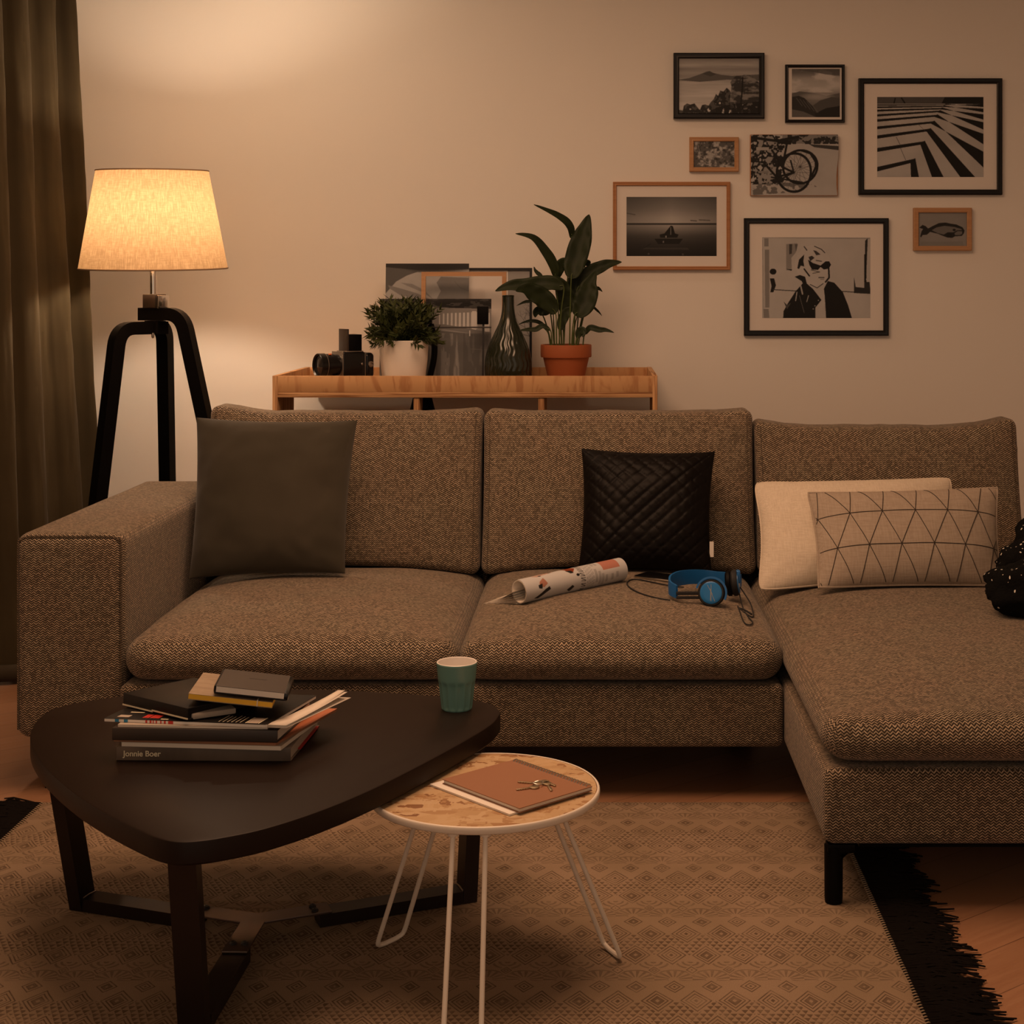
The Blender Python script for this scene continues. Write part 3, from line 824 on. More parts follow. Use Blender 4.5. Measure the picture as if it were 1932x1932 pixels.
# ------------------------------------------------------------------ pots and plants
def bushy():
    D = 5.44; c = Vector((X(762, D), D, ST)); s = D/F
    t = thing('potted_bush', c, 'small bushy green plant in white pot on the sideboard', 'plant')
    pot = M().lathe([(a*KS, b*KS) for a, b in [(.0,.004),(.062,.004),(.0655,.0),(.070,.012),(.0805,.10),(.0835,.155),(.084,.1635),(.082,.166),(.079,.163),(.077,.13),(.0,.13)]], c, 48).build('pot', MT['potwhite'], t)
    M().lathe([(.078,.134),(.05,.147),(.0,.155)], c, 24).build('soil', MT['soil'], t)
    m = M(); st = M(); rr = random.Random(5)
    for k in range(150):
        az = rr.uniform(0, 2*math.pi); el = R(90)*rr.uniform(0, 1)**.75; L = rr.uniform(.075, .110) if el < R(40) else rr.uniform(.115, .160)
        d = Vector((math.cos(el)*math.cos(az), math.cos(el)*math.sin(az), math.sin(el)))
        b = c + Vector((.045*math.cos(az)*rr.random(), .045*math.sin(az)*rr.random(), .150))
        tip = b + d*L + Vector((0,0,.006))
        mid = b.lerp(tip, .5) + Vector((0,0,.012)); sp = cat([b, mid, tip], 4)
        st.tube(sp, .0011, 4)
        for i in range(2, len(sp)):
            q = sp[i]; tg = (sp[i]-sp[i-1]).normalized()
            for j in range(3 if i < len(sp)-1 else 4):
                a = rr.uniform(0, 2*math.pi); sd = tg.orthogonal().normalized(); sd.rotate(Matrix.Rotation(a, 3, tg))
                ld = (tg*rr.uniform(.5,1.0)+sd*rr.uniform(.5,1)).normalized(); ll = rr.uniform(.020,.036); w = ll*.15
                wv = ld.cross(sd if abs(ld.dot(sd))<.95 else Vector((0,0,1))).normalized()
                up = wv.cross(ld).normalized()
                m.add([q, q+ld*ll*.35+wv*w, q+ld*ll, q+ld*ll*.35-wv*w, q+ld*ll*.4+up*w*.5], [[0,1,4],[1,2,4],[2,3,4],[3,0,4],[0,3,2,1]])
    m.build('foliage', MT['bush'], t, uv=False); st.build('stems', MT['stem'], t, uv=False)
bushy()
def lily():
    D = 5.53; c = Vector((X(1068, D), D, ST)); s = D/F
    t = thing('peace_lily', c, 'tall dark leafed plant in terracotta pot at the sideboard right end', 'plant')
    zr = Z(650, D)-ST; zl = Z(674, D)-ST
    M().lathe([(.0,.003),(.055,.003),(.058,.0),(.0825,zl-.002),(.083,zl),(.0905,zl+.001),(.0915,zl+.006),(.0915,zr-.003),(.090,zr),(.084,zr),(.082,zr-.015),(.0,zr-.015)], c, 56).build('pot', MT['terra'], t)
    M().lathe([(.078,zr-.017),(.05,zr-.008),(.0,zr-.004)], c, 28).build('soil', MT['soil'], t)
    Zs = 1.0/5.52; ox, oy = 930, 370                       # traced on a 5.52x enlargement
    zt = ST+zr-.01
    def q(x, y, dd): return P(ox+x*Zs, oy+y*Zs, D+dd)
    # blade centre lines (base to tip), half width in enlargement pixels, depth offsets base/tip
    LV = [([(818,445),(812,330),(740,240),(600,160),(428,88)], 40, .02, -.05, (735,1540)),
          ([(650,850),(640,740),(560,590),(420,430),(236,390)], 52, -.02, -.08, (700,1540)),
          ([(815,860),(850,700),(915,480),(960,330),(1002,190)], 118, -.03, .02, (800,1545)),
          ([(870,1000),(960,830),(1100,745),(1220,700),(1342,686)], 72, .02, .06, (840,1545)),
          ([(740,960),(600,900),(380,925),(180,930),(25,988)], 82, -.05, -.09, (690,1545)),
          ([(655,1225),(560,1090),(440,1010),(330,960),(240,990)], 100, -.06, -.12, (668,1550)),
          ([(850,1240),(930,1150),(985,1010),(1010,900),(1075,780)], 120, -.04, .0, (820,1545)),
          ([(665,860),(680,780),(720,700),(760,690),(800,780)], 58, .03, .0, (720,1540)),
          ([(720,1220),(760,1120),(740,1000),(690,900),(620,830)], 95, .0, -.03, (740,1545)),
          ([(900,1180),(830,1050),(860,900),(880,780),(860,690)], 95, .04, .05, (820,1545)),
          ([(960,1440),(1010,1370),(1100,1390),(1180,1395),(1262,1422)], 33, -.03, -.05, (935,1530)),
          ([(1000,1120),(1040,1150),(1085,1190),(1110,1215),(1135,1247)], 13, .05, .06, (880,1500)),
          ([(1050,950),(1085,955),(1105,965),(1120,975),(1140,998)], 18, .06, .08, (860,1500)),
          ([(600,1400),(520,1350),(450,1385),(350,1390),(270,1400)], 28, -.02, -.03, (620,1520)),
          ([(560,1400),(510,1330),(430,1300),(350,1305),(270,1335)], 20, .02, .03, (600,1520)),
          ([(620,1150),(560,1180),(500,1190),(450,1210),(440,1265)], 62, .03, .02, (640,1520)),
          ([(880,1480),(900,1420),(930,1400),(945,1420),(935,1470)], 45, -.05, -.06, (860,1540)),
          ([(700,1400),(720,1300),(760,1220),(800,1180),(840,1150)], 55, -.02, -.02, (720,1545)),
          ([(520,860),(490,820),(465,800),(440,770),(428,735)], 22, .05, .06, (640,1500)),
          ([(420,1080),(380,1095),(340,1100),(300,1115),(245,1142)], 17, .04, .05, (620,1500)),
          ([(960,720),(985,700),(990,690),(970,680),(930,690)], 30, .06, .05, (860,1500))]
    for pts, hw, d0, d1, base in LV:
        ctr = cat([q(x, y, d0+(d1-d0)*i/4) for i, (x, y) in enumerate(pts)], 7); n = len(ctr)-1; w = hw*Zs*s
        prof = [math.sin(math.pi*min(1, (i/n)**.72*.985+.015))**.8 if i < n else .02 for i in range(n+1)]
        m = M(); rings = []
        for i in range(n+1):
            tg = (ctr[min(n,i+1)]-ctr[max(0,i-1)]).normalized()
            sd = tg.cross(Vector((0,-1,.25))).normalized(); nn = sd.cross(tg).normalized()
            wi = max(w*prof[i], .0008); sgn = 1 if nn.y < 0 else -1
            r_ = []
            for j in range(-3, 4):
                a = j/3; r_.append(ctr[i] + sd*wi*a + nn*sgn*(-.30*wi*(1-abs(a))) + nn*.10*wi*math.sin(i*.9+a*3)*abs(a))
            rings.append(r_)
        vs = [v for r_ in rings for v in r_]; fs = []
        for i in range(n):
            for j in range(6): fs.append([i*7+j, i*7+j+1, (i+1)*7+j+1, (i+1)*7+j])
        m.add(vs, fs); o = m.build('leaf', MT['leaf'], t, uv=False, ang=80)
        so = o.modifiers.new('thickness', 'SOLIDIFY'); so.thickness = .0008
        b0 = q(*base, 0); b0.z = zt
        b0 = Vector((c.x + max(-.06, min(.06, b0.x-c.x)), c.y + max(-.05,min(.05,d0)), zt-.01))
        mid = b0.lerp(ctr[0], .55) + Vector(((ctr[0].x-b0.x)*-.12, 0, .012))
        M().tube(cat([b0, mid, ctr[0], ctr[3]], 6), [.0028]*7+[.0022]*6+[.0016]*6, 6).build('stem', MT['stem'], o, uv=False)
lily()

# ------------------------------------------------------------------ ribbed bottle vase
def vase():
    D = 5.47; c = Vector((X(959, D), D, ST)); s = D/F
    pr = [(36, 732), (40,725), (43.5,705), (44,690), (42,672), (36,650), (26,628), (17,608), (13,592), (11.2,575), (11.2,561), (11.6,558), (9.6,558), (9.0,575)]
    prof = [(a*s, Z(b, D)-ST) for a, b in pr]; pts = cat([Vector((a, 0, b)) for a, b in prof], 8); prof = [(0.0, .003)]+[(p.x, max(0, p.z)) for p in pts]
    zn = Z(612, D)-ST
    def fn(a, z):
        k = max(0, min(1, (zn+.02-z)/.05))
        zig = math.sin(z*2*math.pi/.050)*.045
        return 1 + k*.036*(abs(math.sin(12*(a+zig)))-.5)
    t = thing('bottle_vase', c, 'dark green ribbed glass bottle vase beside the terracotta pot', 'vase')
    M().lathe(prof, c, 196, fn, caps=False).build('glass_body', MT['glassgreen'], t, ang=60)
vase()

# ------------------------------------------------------------------ printed pictures
class Can:                                  # tiny supersampled drawing surface, units = pixels of the print
    def __init__(s, w, h, g=.9, ss=3):
        s.w, s.h, s.ss = w, h, ss; s.a = np.full((h*ss, w*ss, 3), 0.0); s.a[:] = g
        s.yy, s.xx = np.mgrid[0:h*ss, 0:w*ss]; s.xx = (s.xx+.5)/ss; s.yy = (s.yy+.5)/ss
    def put(s, mask, g, al=1.0):
        g = np.array(g if isinstance(g, tuple) else (g,)*3); k = (mask*al)[..., None]
        s.a = s.a*(1-k) + g*k; return s
    def inside(s, pts):
        r = np.zeros(s.xx.shape, bool); n = len(pts)
        for i in range(n):
            (x0, y0), (x1, y1) = pts[i], pts[(i+1) % n]
            if y0 == y1: continue
            r ^= ((y0 > s.yy) != (y1 > s.yy)) & (s.xx < (x1-x0)*(s.yy-y0)/(y1-y0)+x0)
        return r.astype(float)
    def poly(s, pts, g, al=1.0): return s.put(s.inside(pts), g, al)
    def rect(s, x0, y0, x1, y1, g, al=1.0): return s.put(((s.xx>=x0)&(s.xx<x1)&(s.yy>=y0)&(s.yy<y1)).astype(float), g, al)
    def ell(s, cx, cy, rx, ry, g, al=1.0): return s.put((((s.xx-cx)/rx)**2+((s.yy-cy)/ry)**2 < 1).astype(float), g, al)
    def soft(s, cx, cy, rx, ry, g, al=1.0): return s.put(np.clip(1-(((s.xx-cx)/rx)**2+((s.yy-cy)/ry)**2), 0, 1), g, al)
    def ring(s, cx, cy, rx, ry, t, g, al=1.0):
        d = np.sqrt(((s.xx-cx)/rx)**2+((s.yy-cy)/ry)**2); return s.put((abs(d-1)*min(rx, ry) < t/2).astype(float), g, al)
    def line(s, pts, w, g, al=1.0):
        for (x0, y0), (x1, y1) in zip(pts, pts[1:]):
            dx, dy = x1-x0, y1-y0; L = dx*dx+dy*dy+1e-9
            t = np.clip(((s.xx-x0)*dx+(s.yy-y0)*dy)/L, 0, 1)
            s.put((np.hypot(s.xx-x0-t*dx, s.yy-y0-t*dy) < w/2).astype(float), g, al)
        return s
    def noise(s, sx, sy=None, seed=0, oct=3):
        sy = sy or sx; r = np.random.default_rng(seed); out = 0; amp = 1; tot = 0
        for o in range(oct):
            gx, gy = s.xx/sx*2**o, s.yy/sy*2**o
            nx, ny = int(gx.max())+3, int(gy.max())+3; g = r.random((ny, nx))
            ix, iy = gx.astype(int), gy.astype(int); fx, fy = gx-ix, gy-iy; fx = fx*fx*(3-2*fx); fy = fy*fy*(3-2*fy)
            v = (g[iy,ix]*(1-fx)+g[iy,ix+1]*fx)*(1-fy)+(g[iy+1,ix]*(1-fx)+g[iy+1,ix+1]*fx)*fy
            out = out+v*amp; tot += amp; amp *= .55
        return out/tot
    def vgrad(s, stops):
        ys = [p for p, g in stops]; gs = [g for p, g in stops]
        v = np.interp(s.yy/s.h, ys, gs); s.a = np.repeat(v[..., None], 3, 2); return s
    def mul(s, k): s.a = s.a*k[..., None]; return s
    def done(s):
        ss = s.ss; a = s.a.reshape(s.h, ss, s.w, ss, 3).mean((1, 3)); return np.clip(a, 0, 1)**2.2*.74+.006
def print_mesh(name, img, parent, fn, mat=None):
    """img rows top to bottom; fn(u, v) gives the place of a point of the sheet"""
    h, w = img.shape[:2]; base = Vector(parent.location) if parent.parent is None else Vector(parent.parent.location)
    vs = [fn(j/w, 1-i/h) - base for i in range(h+1) for j in range(w+1)]
    fs = [[i*(w+1)+j, (i+1)*(w+1)+j, (i+1)*(w+1)+j+1, i*(w+1)+j+1] for i in range(h) for j in range(w)]
    me = bpy.data.meshes.new(name); me.from_pydata(vs, [], fs); me.materials.append(mat or MT['print'])
    at = me.attributes.new('ink', 'FLOAT_COLOR', 'FACE')
    at.data.foreach_set('color', np.concatenate([img.reshape(-1, 3), np.ones((h*w, 1))], 1).astype(np.float32).ravel())
    me.update(); me.shade_smooth(); o = bpy.data.objects.new(name, me); COL.objects.link(o); o.parent = parent; return o

def art_mountain(w=151, h=103):
    c = Can(w, h).vgrad([(0,.62),(.12,.78),(.2,.62),(.27,.72),(.34,.66),(.45,.82),(1,.90)])
    c.mul(.86+.2*c.noise(60, 5, 3)); pts = [(0,40),(20,37),(40,30),(52,25),(58,24),(64,27),(80,31),(100,33),(151,30),(151,42),(90,40),(40,44),(0,41)]
    c.poly(pts, .40); c.poly([(45,29),(58,24),(70,30),(60,34)], .28, .7)
    c.mul(np.where((c.yy>41)&(c.yy<50), .97, 1)); n = c.noise(7, 7, 4, 4)
    tree = [(0,103),(0,96),(8,97),(10,88),(16,84),(22,86),(30,84),(36,92),(40,96),(44,87),(50,86),(56,88),(60,82),(66,76),(70,66),(74,70),(78,60),(84,62),(90,55),(96,60),(100,70),(106,103)]
    c.put(c.inside(tree)*(n>.30), .16); c.put(c.inside(tree)*(n>.55), .34)
    rock = [(98,103),(96,75),(99,52),(97,45),(101,38),(108,33),(118,34),(122,31),(130,31),(138,34),(145,40),(151,46),(151,103)]
    c.put(c.inside(rock), .22); m = c.noise(14, 5, 9, 4); c.put(c.inside(rock)*(m>.5), .42); c.put(c.inside(rock)*(m>.62), .55)
    c.line([(120,36),(119,60),(116,90)], 2.5, .08); c.put(c.inside([(60,103),(70,92),(100,85),(151,80),(151,103)])*(n>.42), .10); return c.done()
def art_clouds(w=84, h=86):
    c = Can(w, h).vgrad([(0,.42),(.08,.45),(.2,.7),(.4,.78),(.5,.62),(1,.3)]); n = c.noise(26, 14, 11, 4)
    c.put(np.clip((n-.42)*5, 0, 1)*(c.yy<42), .84); c.poly([(10,0),(84,0),(84,12),(60,10),(40,6),(14,3)], .36, .8)
    c.poly([(0,44),(14,40),(30,42),(46,44),(60,48),(84,43),(84,60),(50,58),(0,56)], .40); c.soft(44, 50, 34, 9, .78, .7)
    c.poly([(0,50),(12,48),(22,52),(32,62),(46,76),(56,86),(0,86)], .20); c.poly([(36,66),(50,56),(70,50),(84,52),(84,86),(48,86)], .34); c.poly([(40,80),(60,70),(84,66),(84,86),(44,86)], .14)
    for k in range(5): c.line([(8+k*6,52+k*2),(18+k*7,66+k*3)], 1.2, .45, .7)
    c.poly([(0,72),(20,76),(34,82),(42,86),(0,86)], .5, .7); return c.done()
def art_stairs(w=201, h=152):
    c = Can(w, h, .78); c.rect(0, 0, w, 13, .35); 
    # stripes bend at a corner line running from upper right to lower left
    vp = [(130,14),(127,17),(123,21),(119,26),(114,34),(108,46),(101,60),(90,84),(72,117)]
    lefty = [14,18,24,33,42.5,56,73,97,133]; wl = [1.5,2,2.6,3,3.6,4.2,5.2,6.2,7.4]
    rend = [(201,19),(201,29),(201,43),(201,62),(201,90),(201,134),(186,153),(126,153),(79,153)]
    rend0 = [(201,14),(201,22),(201,33),(201,48),(201,70),(201,104),(158,153),(104,153),(64,153)]
    for i in range(9):
        x, y = vp[i]; yl = lefty[i]
        c.poly([(0, yl), (x, y), (x-2, y+wl[i]*.9), (0, yl+wl[i]+1)], .05)
        q = vp[i]; k = wl[i]
        c.poly([(x, y-1), rend0[i] if i > 5 else rend[i], rend[i] if i > 5 else rend0[i], (x-6-i*.5, y+k*.8)] if i <= 5 else [(x, y-1), rend[i], rend0[i], (x-9, y+k*.7)], .04)
    c.poly([(128,0),(201,0),(201,14),(122,12)], .10); c.line([(34,3),(32,11)], 2.5, .12); c.line([(46,2),(52,11)], 2.5, .12)
    c.line([(36,76),(43,90)], .8, .3); c.line([(44,97),(54,120)], .8, .3); c.line([(78,52),(92,66)], .7, .4); c.mul(.93+.12*c.noise(40, 40, 5)); return c.done()
def art_mosaic(w=75, h=48):
    c = Can(w, h, .38); n = c.noise(5, 4, 21, 3); m = c.noise(20, 14, 4, 2); c.put((n*.6+m*.5>.62).astype(float), .58); c.put((n*.6+m*.5>.70).astype(float), .75); c.put((n<.32).astype(float), .25)
    c.line([(8,5),(14,30),(28,40)], 1, .8, .6); c.ell(30, 26, 5, 8, .66, .5); return c.done()
def art_bikes(w=166, h=117):
    c = Can(w, h, .76); c.mul(.92+.12*c.noise(50, 30, 2)); n = c.noise(9, 8, 31, 4)
    c.rect(60, 0, 166, 17, .55); c.put(((c.yy<18)&(c.xx>70)&(n>.5)).astype(float), .16); c.poly([(110,18),(166,22),(166,30),(120,24)], .25)
    c.put(((c.xx<52+n*16)&(c.yy<96)&(n>.36)).astype(float), .10); c.put(((c.xx<50)&(c.yy<100)&(n>.58)).astype(float), .62)
    c.put((c.inside([(0,96),(60,92),(120,96),(128,100),(70,112),(0,117)])*(n>.48)), .45)
    for (cx, cy, rx, ry) in ((83,73,33,37), (95,62,33,32)):
        c.ring(cx, cy, rx, ry, 4.2, .05)
        for k in range(16):
            a = k*math.pi/8; c.line([(cx, cy), (cx+rx*.95*math.cos(a), cy+ry*.95*math.sin(a))], .6, .2, .7)
    c.line([(95,30),(113,36),(124,52),(125,62),(118,80)], 4, .04); c.line([(40,30),(60,62),(83,73),(50,82),(30,60)], 4, .06); c.line([(60,62),(68,18),(52,10)], 4, .06); c.poly([(44,9),(78,11),(76,19),(60,18),(48,14)], .05)
    c.line([(0,5),(50,12),(90,4)], 5, .08); c.line([(40,82),(100,92)], 3, .08); c.line([(50,90),(83,73),(76,50)], 3, .1); c.rect(10, 24, 34, 30, .7); c.rect(14, 70, 34, 74, .55)
    return c.done()
def art_lake(w=171, h=113):
    c = Can(w, h).vgrad([(0,.42),(.2,.55),(.35,.70),(.44,.74),(.449,.2),(.47,.22),(.475,.66),(.55,.55),(.66,.34),(.8,.20),(1,.08)])
    k = np.clip(1-abs(c.xx/w-.5)*1.05, .25, 1); c.mul(.5+.55*k)
    for pts in ([(0,31),(16,34)], [(122,45),(133,46)], [(138,44),(158,45)]): c.line(pts, 2.2, .34, .8)
    c.poly([(84,55),(88,56),(92,70),(99,72),(96,78),(64,78),(63,72),(72,70)], .06); c.poly([(53,80),(107,80),(100,90),(60,90)], .07); c.line([(84,58),(84,72)], 1.4, .6); c.ell(75, 76, 1.5, 2, .6); c.ell(70, 86, 1.5, 2, .5)
    c.poly([(30,100),(36,97),(116,97),(119,101)], .24); c.line([(46,90),(34,97)], 1.5, .12); c.ell(42, 109, 2, 2, .4, .7); c.ell(107, 110, 2, 2, .4, .7); return c.done()
def art_person(w=204, h=152):
    s = 204/1260.0; c = Can(w, h, .80); T = lambda L: [((x-310)*s, (y-362)*s) for x, y in L]
    def p(L, g, al=1): c.poly(T(L), g, al)
    c.line(T([(310,362),(1560,375)]), 1, .55); c.line(T([(310,362),(330,1300)]), .8, .66)
    for a in ([(335,372),(385,372),(385,468),(335,468)], [(340,505),(392,505),(395,1180),(345,1180)], [(322,1195),(385,1195),(395,1298),(330,1298)]): p(a, .58)
    c.ell(*T([(437,760)])[0], 6.2, 5.6, .05); p([(400,840),(450,840),(470,920),(440,1000),(405,1000),(420,930)], .06)
    p([(590,440),(720,430),(700,540),(650,600),(655,745),(590,745)], .60); p([(625,440),(660,440),(655,550),(625,560)], .3); p([(690,440),(725,440),(705,530)], .4); p([(590,730),(660,735),(650,750)], .12)
    c.line(T([(440,970),(700,985)]), 1.6, .28); c.line(T([(1230,990),(1400,1000)]), 1.6, .28)
    p([(1380,820),(1400,940),(1500,950),(1510,400),(1540,370),(1520,880),(1560,880),(1575,1020),(1380,1010)], .18); p([(1500,560),(1520,560),(1525,880),(1500,890)], .05); c.ell(*T([(1535,850)])[0], 2.5, 2.5, .8)
    # hair, face, dark glasses, jacket
    p([(690,640),(720,560),(790,480),(880,450),(960,455),(1050,520),(1095,600),(1110,700),(1095,820),(1050,880),(960,950),(900,930),(840,900),(760,840),(700,730)], .82)
    p([(720,720),(740,620),(800,560),(790,640),(800,700),(760,690),(740,730)], .10); c.line(T([(800,470),(830,510)]), 2, .3); c.line(T([(920,465),(1000,500),(1040,540)]), 1.6, .25)
    p([(905,510),(940,520),(990,560),(940,570)], .25); p([(850,590),(890,575),(920,600),(870,640)], .22); c.line(T([(940,630),(1000,640)]), 2, .4)
    p([(845,620),(900,660),(990,690),(1050,640),(1090,640),(1112,680),(1085,725),(1030,735),(990,705),(960,740),(890,735),(860,680)], .04)
    c.line(T([(880,740),(980,765),(900,780)]), 1.5, .3, .8); c.line(T([(970,830),(1030,830)]), 2, .35); c.line(T([(990,850),(1030,850)]), 1.2, .55); c.line(T([(1085,720),(1090,830),(1050,880)]), 3.0, .08)
    c.line(T([(800,730),(860,810)]), 2.5, .12); p([(690,820),(750,800),(810,820),(830,900),(800,930),(770,870)], .07)
    p([(555,1300),(560,1220),(610,1130),(700,990),(780,900),(830,900),(900,960),(1000,1090),(930,1180),(930,1300)], .06)
    p([(1055,1300),(1040,1050),(1030,960),(1075,870),(1150,890),(1250,1000),(1310,1150),(1355,1300)], .05)
    c.line(T([(870,910),(950,950),(1020,900)]), 1.6, .35); c.line(T([(760,930),(780,1020)]), 3, .8, .9); c.line(T([(715,1000),(700,1100)]), 2, .8, .9); c.line(T([(850,1040),(830,1110)]), 1.8, .7); c.line(T([(745,1040),(800,1240)]), 1, .5)
    p([(560,1110),(600,1150),(650,1120),(600,1200)], .3); 
    for x, y in ((965,1095),(925,1160),(905,1195)): c.ell(*T([(x,y)])[0], 1.2, 1.2, .7)
    c.mul(.95+.07*c.noise(30, 30, 8)); return c.done()
def art_fish(w=92, h=63):
    s = 92/1220.0; c = Can(w, h, .60); T = lambda L: [((x-340)*s, (y-280)*s) for x, y in L]
    c.mul(.95+.08*c.noise(30, 14, 4)); c.poly(T([(400,1000),(900,1010),(1450,990),(1500,1140),(400,1150)]), .52, .5)
    o = [(370,660),(450,590),(530,620),(590,680),(700,620),(860,545),(1020,530),(1160,560),(1300,580),(1450,650),(1500,730),(1480,800),(1430,860),(1260,870),(1190,910),(1070,900),(960,860),(840,810),(640,760),(560,830),(450,840),(415,900),(395,870),(430,740),(470,690)]
    c.poly(T(o), .14); c.poly(T([(680,720),(800,650),(1000,610),(1250,640),(1420,690),(1440,720),(1320,720),(1220,770),(1080,770),(980,830),(820,790)]), .46)
    c.poly(T([(1250,790),(1330,740),(1440,750),(1440,810),(1380,840),(1260,840)]), .46); c.ell(*T([(1240,712)])[0], 3, 2, .10); c.poly(T([(1040,800),(1120,770),(1180,820),(1160,890),(1060,880)]), .10); return c.done()
def art_dunes(w=157, h=200):
    c = Can(w, h, .74); c.poly([(0,0),(157,0),(157,10),(90,13),(60,14),(40,20),(20,30),(5,45),(0,50)], .40); c.poly([(0,0),(157,-1),(157,9),(60,11),(0,6)], .16, .8)
    c.soft(100, 6, 70, 12, .13, .8); c.poly([(4,36),(30,42),(60,50),(90,62),(100,72),(60,58),(30,54),(8,42)], .56); c.poly([(28,32),(50,34),(74,45),(90,60),(70,48),(40,37)], .6)
    c.poly([(104,22),(157,24),(157,70),(102,66),(97,58),(104,46),(96,32)], .54); c.line([(130,30),(140,40),(157,46)], 1, .45, .6); c.mul(.95+.08*c.noise(24, 20, 3)); return c.done()
def art_branches(w=90, h=205):
    c = Can(w, h, .68); r = random.Random(3)
    def br(x, y, a, L, wd):
        if L < 4: return
        x1, y1 = x+L*math.cos(a), y+L*math.sin(a); c.line([(x,y),(x1,y1)], wd, .36, .8)
        for k in (-1, 1): br(x1, y1, a+k*r.uniform(.25,.6), L*r.uniform(.62,.8), wd*.75)
    br(86, 205, -1.75, 44, 3.0); br(84, 130, -1.9, 24, 1.8); br(88, 70, -2.2, 18, 1.4); c.put((c.yy>150)*np.clip((c.yy-150)/60, 0, 1), .12); c.mul(.95+.08*c.noise(20, 20, 3)); return c.done()
def art_hall(w=208, h=208):
    c = Can(w, h, .62); c.rect(0, 0, 208, 12, .14); c.poly([(0,10),(75,12),(120,6),(208,4),(208,22),(120,19),(60,21),(0,20)], .10); c.poly([(75,10),(208,10),(208,24),(118,22)], .05)
    c.put((c.yy<22)*(c.noise(18, 7, 6)>.56), .28)
    c.poly([(0,20),(80,21),(170,26),(170,60),(0,70)], .58)
    for k in range(10): c.rect(110+k*7.5, 36-k*.4, 112.5+k*7.5+k*.25, 66+k*.8, .86)
    c.rect(172, 30, 180, 76, .9); c.rect(196, 34, 205, 80, .9); c.poly([(0,66),(120,62),(208,82),(208,92),(120,74),(0,92)], .50)
    c.poly([(0,84),(100,76),(208,90),(208,208),(0,208)], .42); n = c.noise(9, 70, 5); c.put((c.yy>84)*(n>.54), .54, .8); c.put((c.yy>84)*(n>.66), .64, .7)
    c.put(np.clip((140-c.xx)/110, 0, 1)*(c.xx<140)*(c.yy<95)*(c.yy>22), .24, .65); c.rect(156, 84, 208, 208, .33, .55); c.line([(168,78),(168,90)], 2, .85); c.line([(170,122),(200,124)], 1, .5); return c.done()

# ------------------------------------------------------------------ picture frames on the wall
def frame(nm, label, rect, border, fmat, img, prect, has_mat=True, dep=.022, chamfer=.002, group='pictures on the wall'):
    D = WY-dep; x0, y0, x1, y1 = rect
    A, B, Zt, Zb = X(x0, D), X(x1, D), Z(y0, D), Z(y1, D); bw = border/F*D
    t = thing(nm, ((A+B)/2, WY, Zb), label, 'picture', group)
    m = M()                                                # four mitred mouldings
    oc = [(A,Zb),(B,Zb),(B,Zt),(A,Zt)]; ic = [(A+bw,Zb+bw),(B-bw,Zb+bw),(B-bw,Zt-bw),(A+bw,Zt-bw)]
    def ring(f, y): return [Vector((oc[k][0]+(ic[k][0]-oc[k][0])*f, y, oc[k][1]+(ic[k][1]-oc[k][1])*f)) for k in range(4)]
    rg = [ring(0, WY-.001), ring(0, D+chamfer), ring(.18, D), ring(.55, D+chamfer*.6), ring(.82, D), ring(1, D+chamfer), ring(1, WY-.004)]
    vs = [v for r_ in rg for v in r_]; fs = []
    for i in range(len(rg)-1):
        for k in range(4): fs.append([i*4+k, i*4+(k+1)%4, (i+1)*4+(k+1)%4, (i+1)*4+k])
    m.add(vs, fs).build('frame', fmat, t, ang=25)
    yb = D+.009
    if has_mat: 
        M().box(A+bw-.001, B-bw+.001, yb, yb+.004, Zb+bw-.001, Zt-bw+.001).build('mat_board', MT['mat'], t)
    p0, q0, p1, q1 = prect; yp = yb-.0008 if has_mat else yb
    a, b, zt, zb = X(p0, yp), X(p1, yp), Z(q0, yp), Z(q1, yp)
    if not has_mat: a, b, zt, zb = A+bw-.001, B-bw+.001, Zt-bw+.001, Zb+bw-.001; M().box(a, b, yb+.001, yb+.004, zb, zt).build('backing_board', MT['kraft'], t)
    print_mesh('print', img, t, lambda u, v: Vector((a+(b-a)*u, yp, zb+(zt-zb)*v)))
    return t
frame('picture_frame', 'black framed photo of rocks, trees and a misty mountain, top left of the wall group', (1271,99.5,1442.5,223.5), 10, MT['frameblk'], art_mountain(), (1281,110,1432,213), False, .030)
frame('picture_frame', 'small square black framed photo of clouds over hills', (1482,121.5,1594,231), 5.5, MT['frameblk'], art_clouds(), (1494,130,1584.5,221))
frame('picture_frame', 'large black framed photo of striped stone steps at the right', (1620.5,147.5,1891.5,367.5), 10, MT['frameblk'], art_stairs(), (1655,183,1855.5,334))
frame('picture_frame', 'smallest beech framed print, dark grey mottled picture', (1301,258.5,1394,323.5), 8, MT['woodlt'], art_mosaic(), (1310,266,1385,314), False, .024)
frame('picture_frame', 'brown wood framed photo of a jetty on a still lake', (1156.5,343,1378,509.5), 7, MT['wooddk'], art_lake(), (1182,371.5,1352,483))
frame('picture_frame', 'large black framed photo of a fair haired person in sunglasses', (1404,411.5,1677,633.5), 10, MT['frameblk'], art_person(), (1438,448,1642,600))
frame('picture_frame', 'small beech framed drawing of a whale like fish', (1724.5,392,1834,473), 9, MT['woodlt'], art_fish(), (1734,401,1825,464), False, .024)
def bike_panel():
    D = WY-.018; A, B, Zt, Zb = X(1415.5, D), X(1581, D), Z(253.5, D), Z(369.5, D)
    t = thing('bicycle_picture', ((A+B)/2, WY, Zb), 'unframed photo panel of parked bicycles in the middle of the wall group', 'picture', 'pictures on the wall')
    def bend(u, v): return Vector((A+(B-A)*u - .004*u*math.sin(v*6), D - .0008 - .006*u**6*(v), Zb+(Zt-Zb)*v))
    M().box(A, B, D, WY-.002, Zb, Zt, .003, 2).build('board', MT['wooddk'], t)
    print_mesh('print', art_bikes(), t, lambda u, v: bend(u*.985+.008, v*.985+.008))
bike_panel()

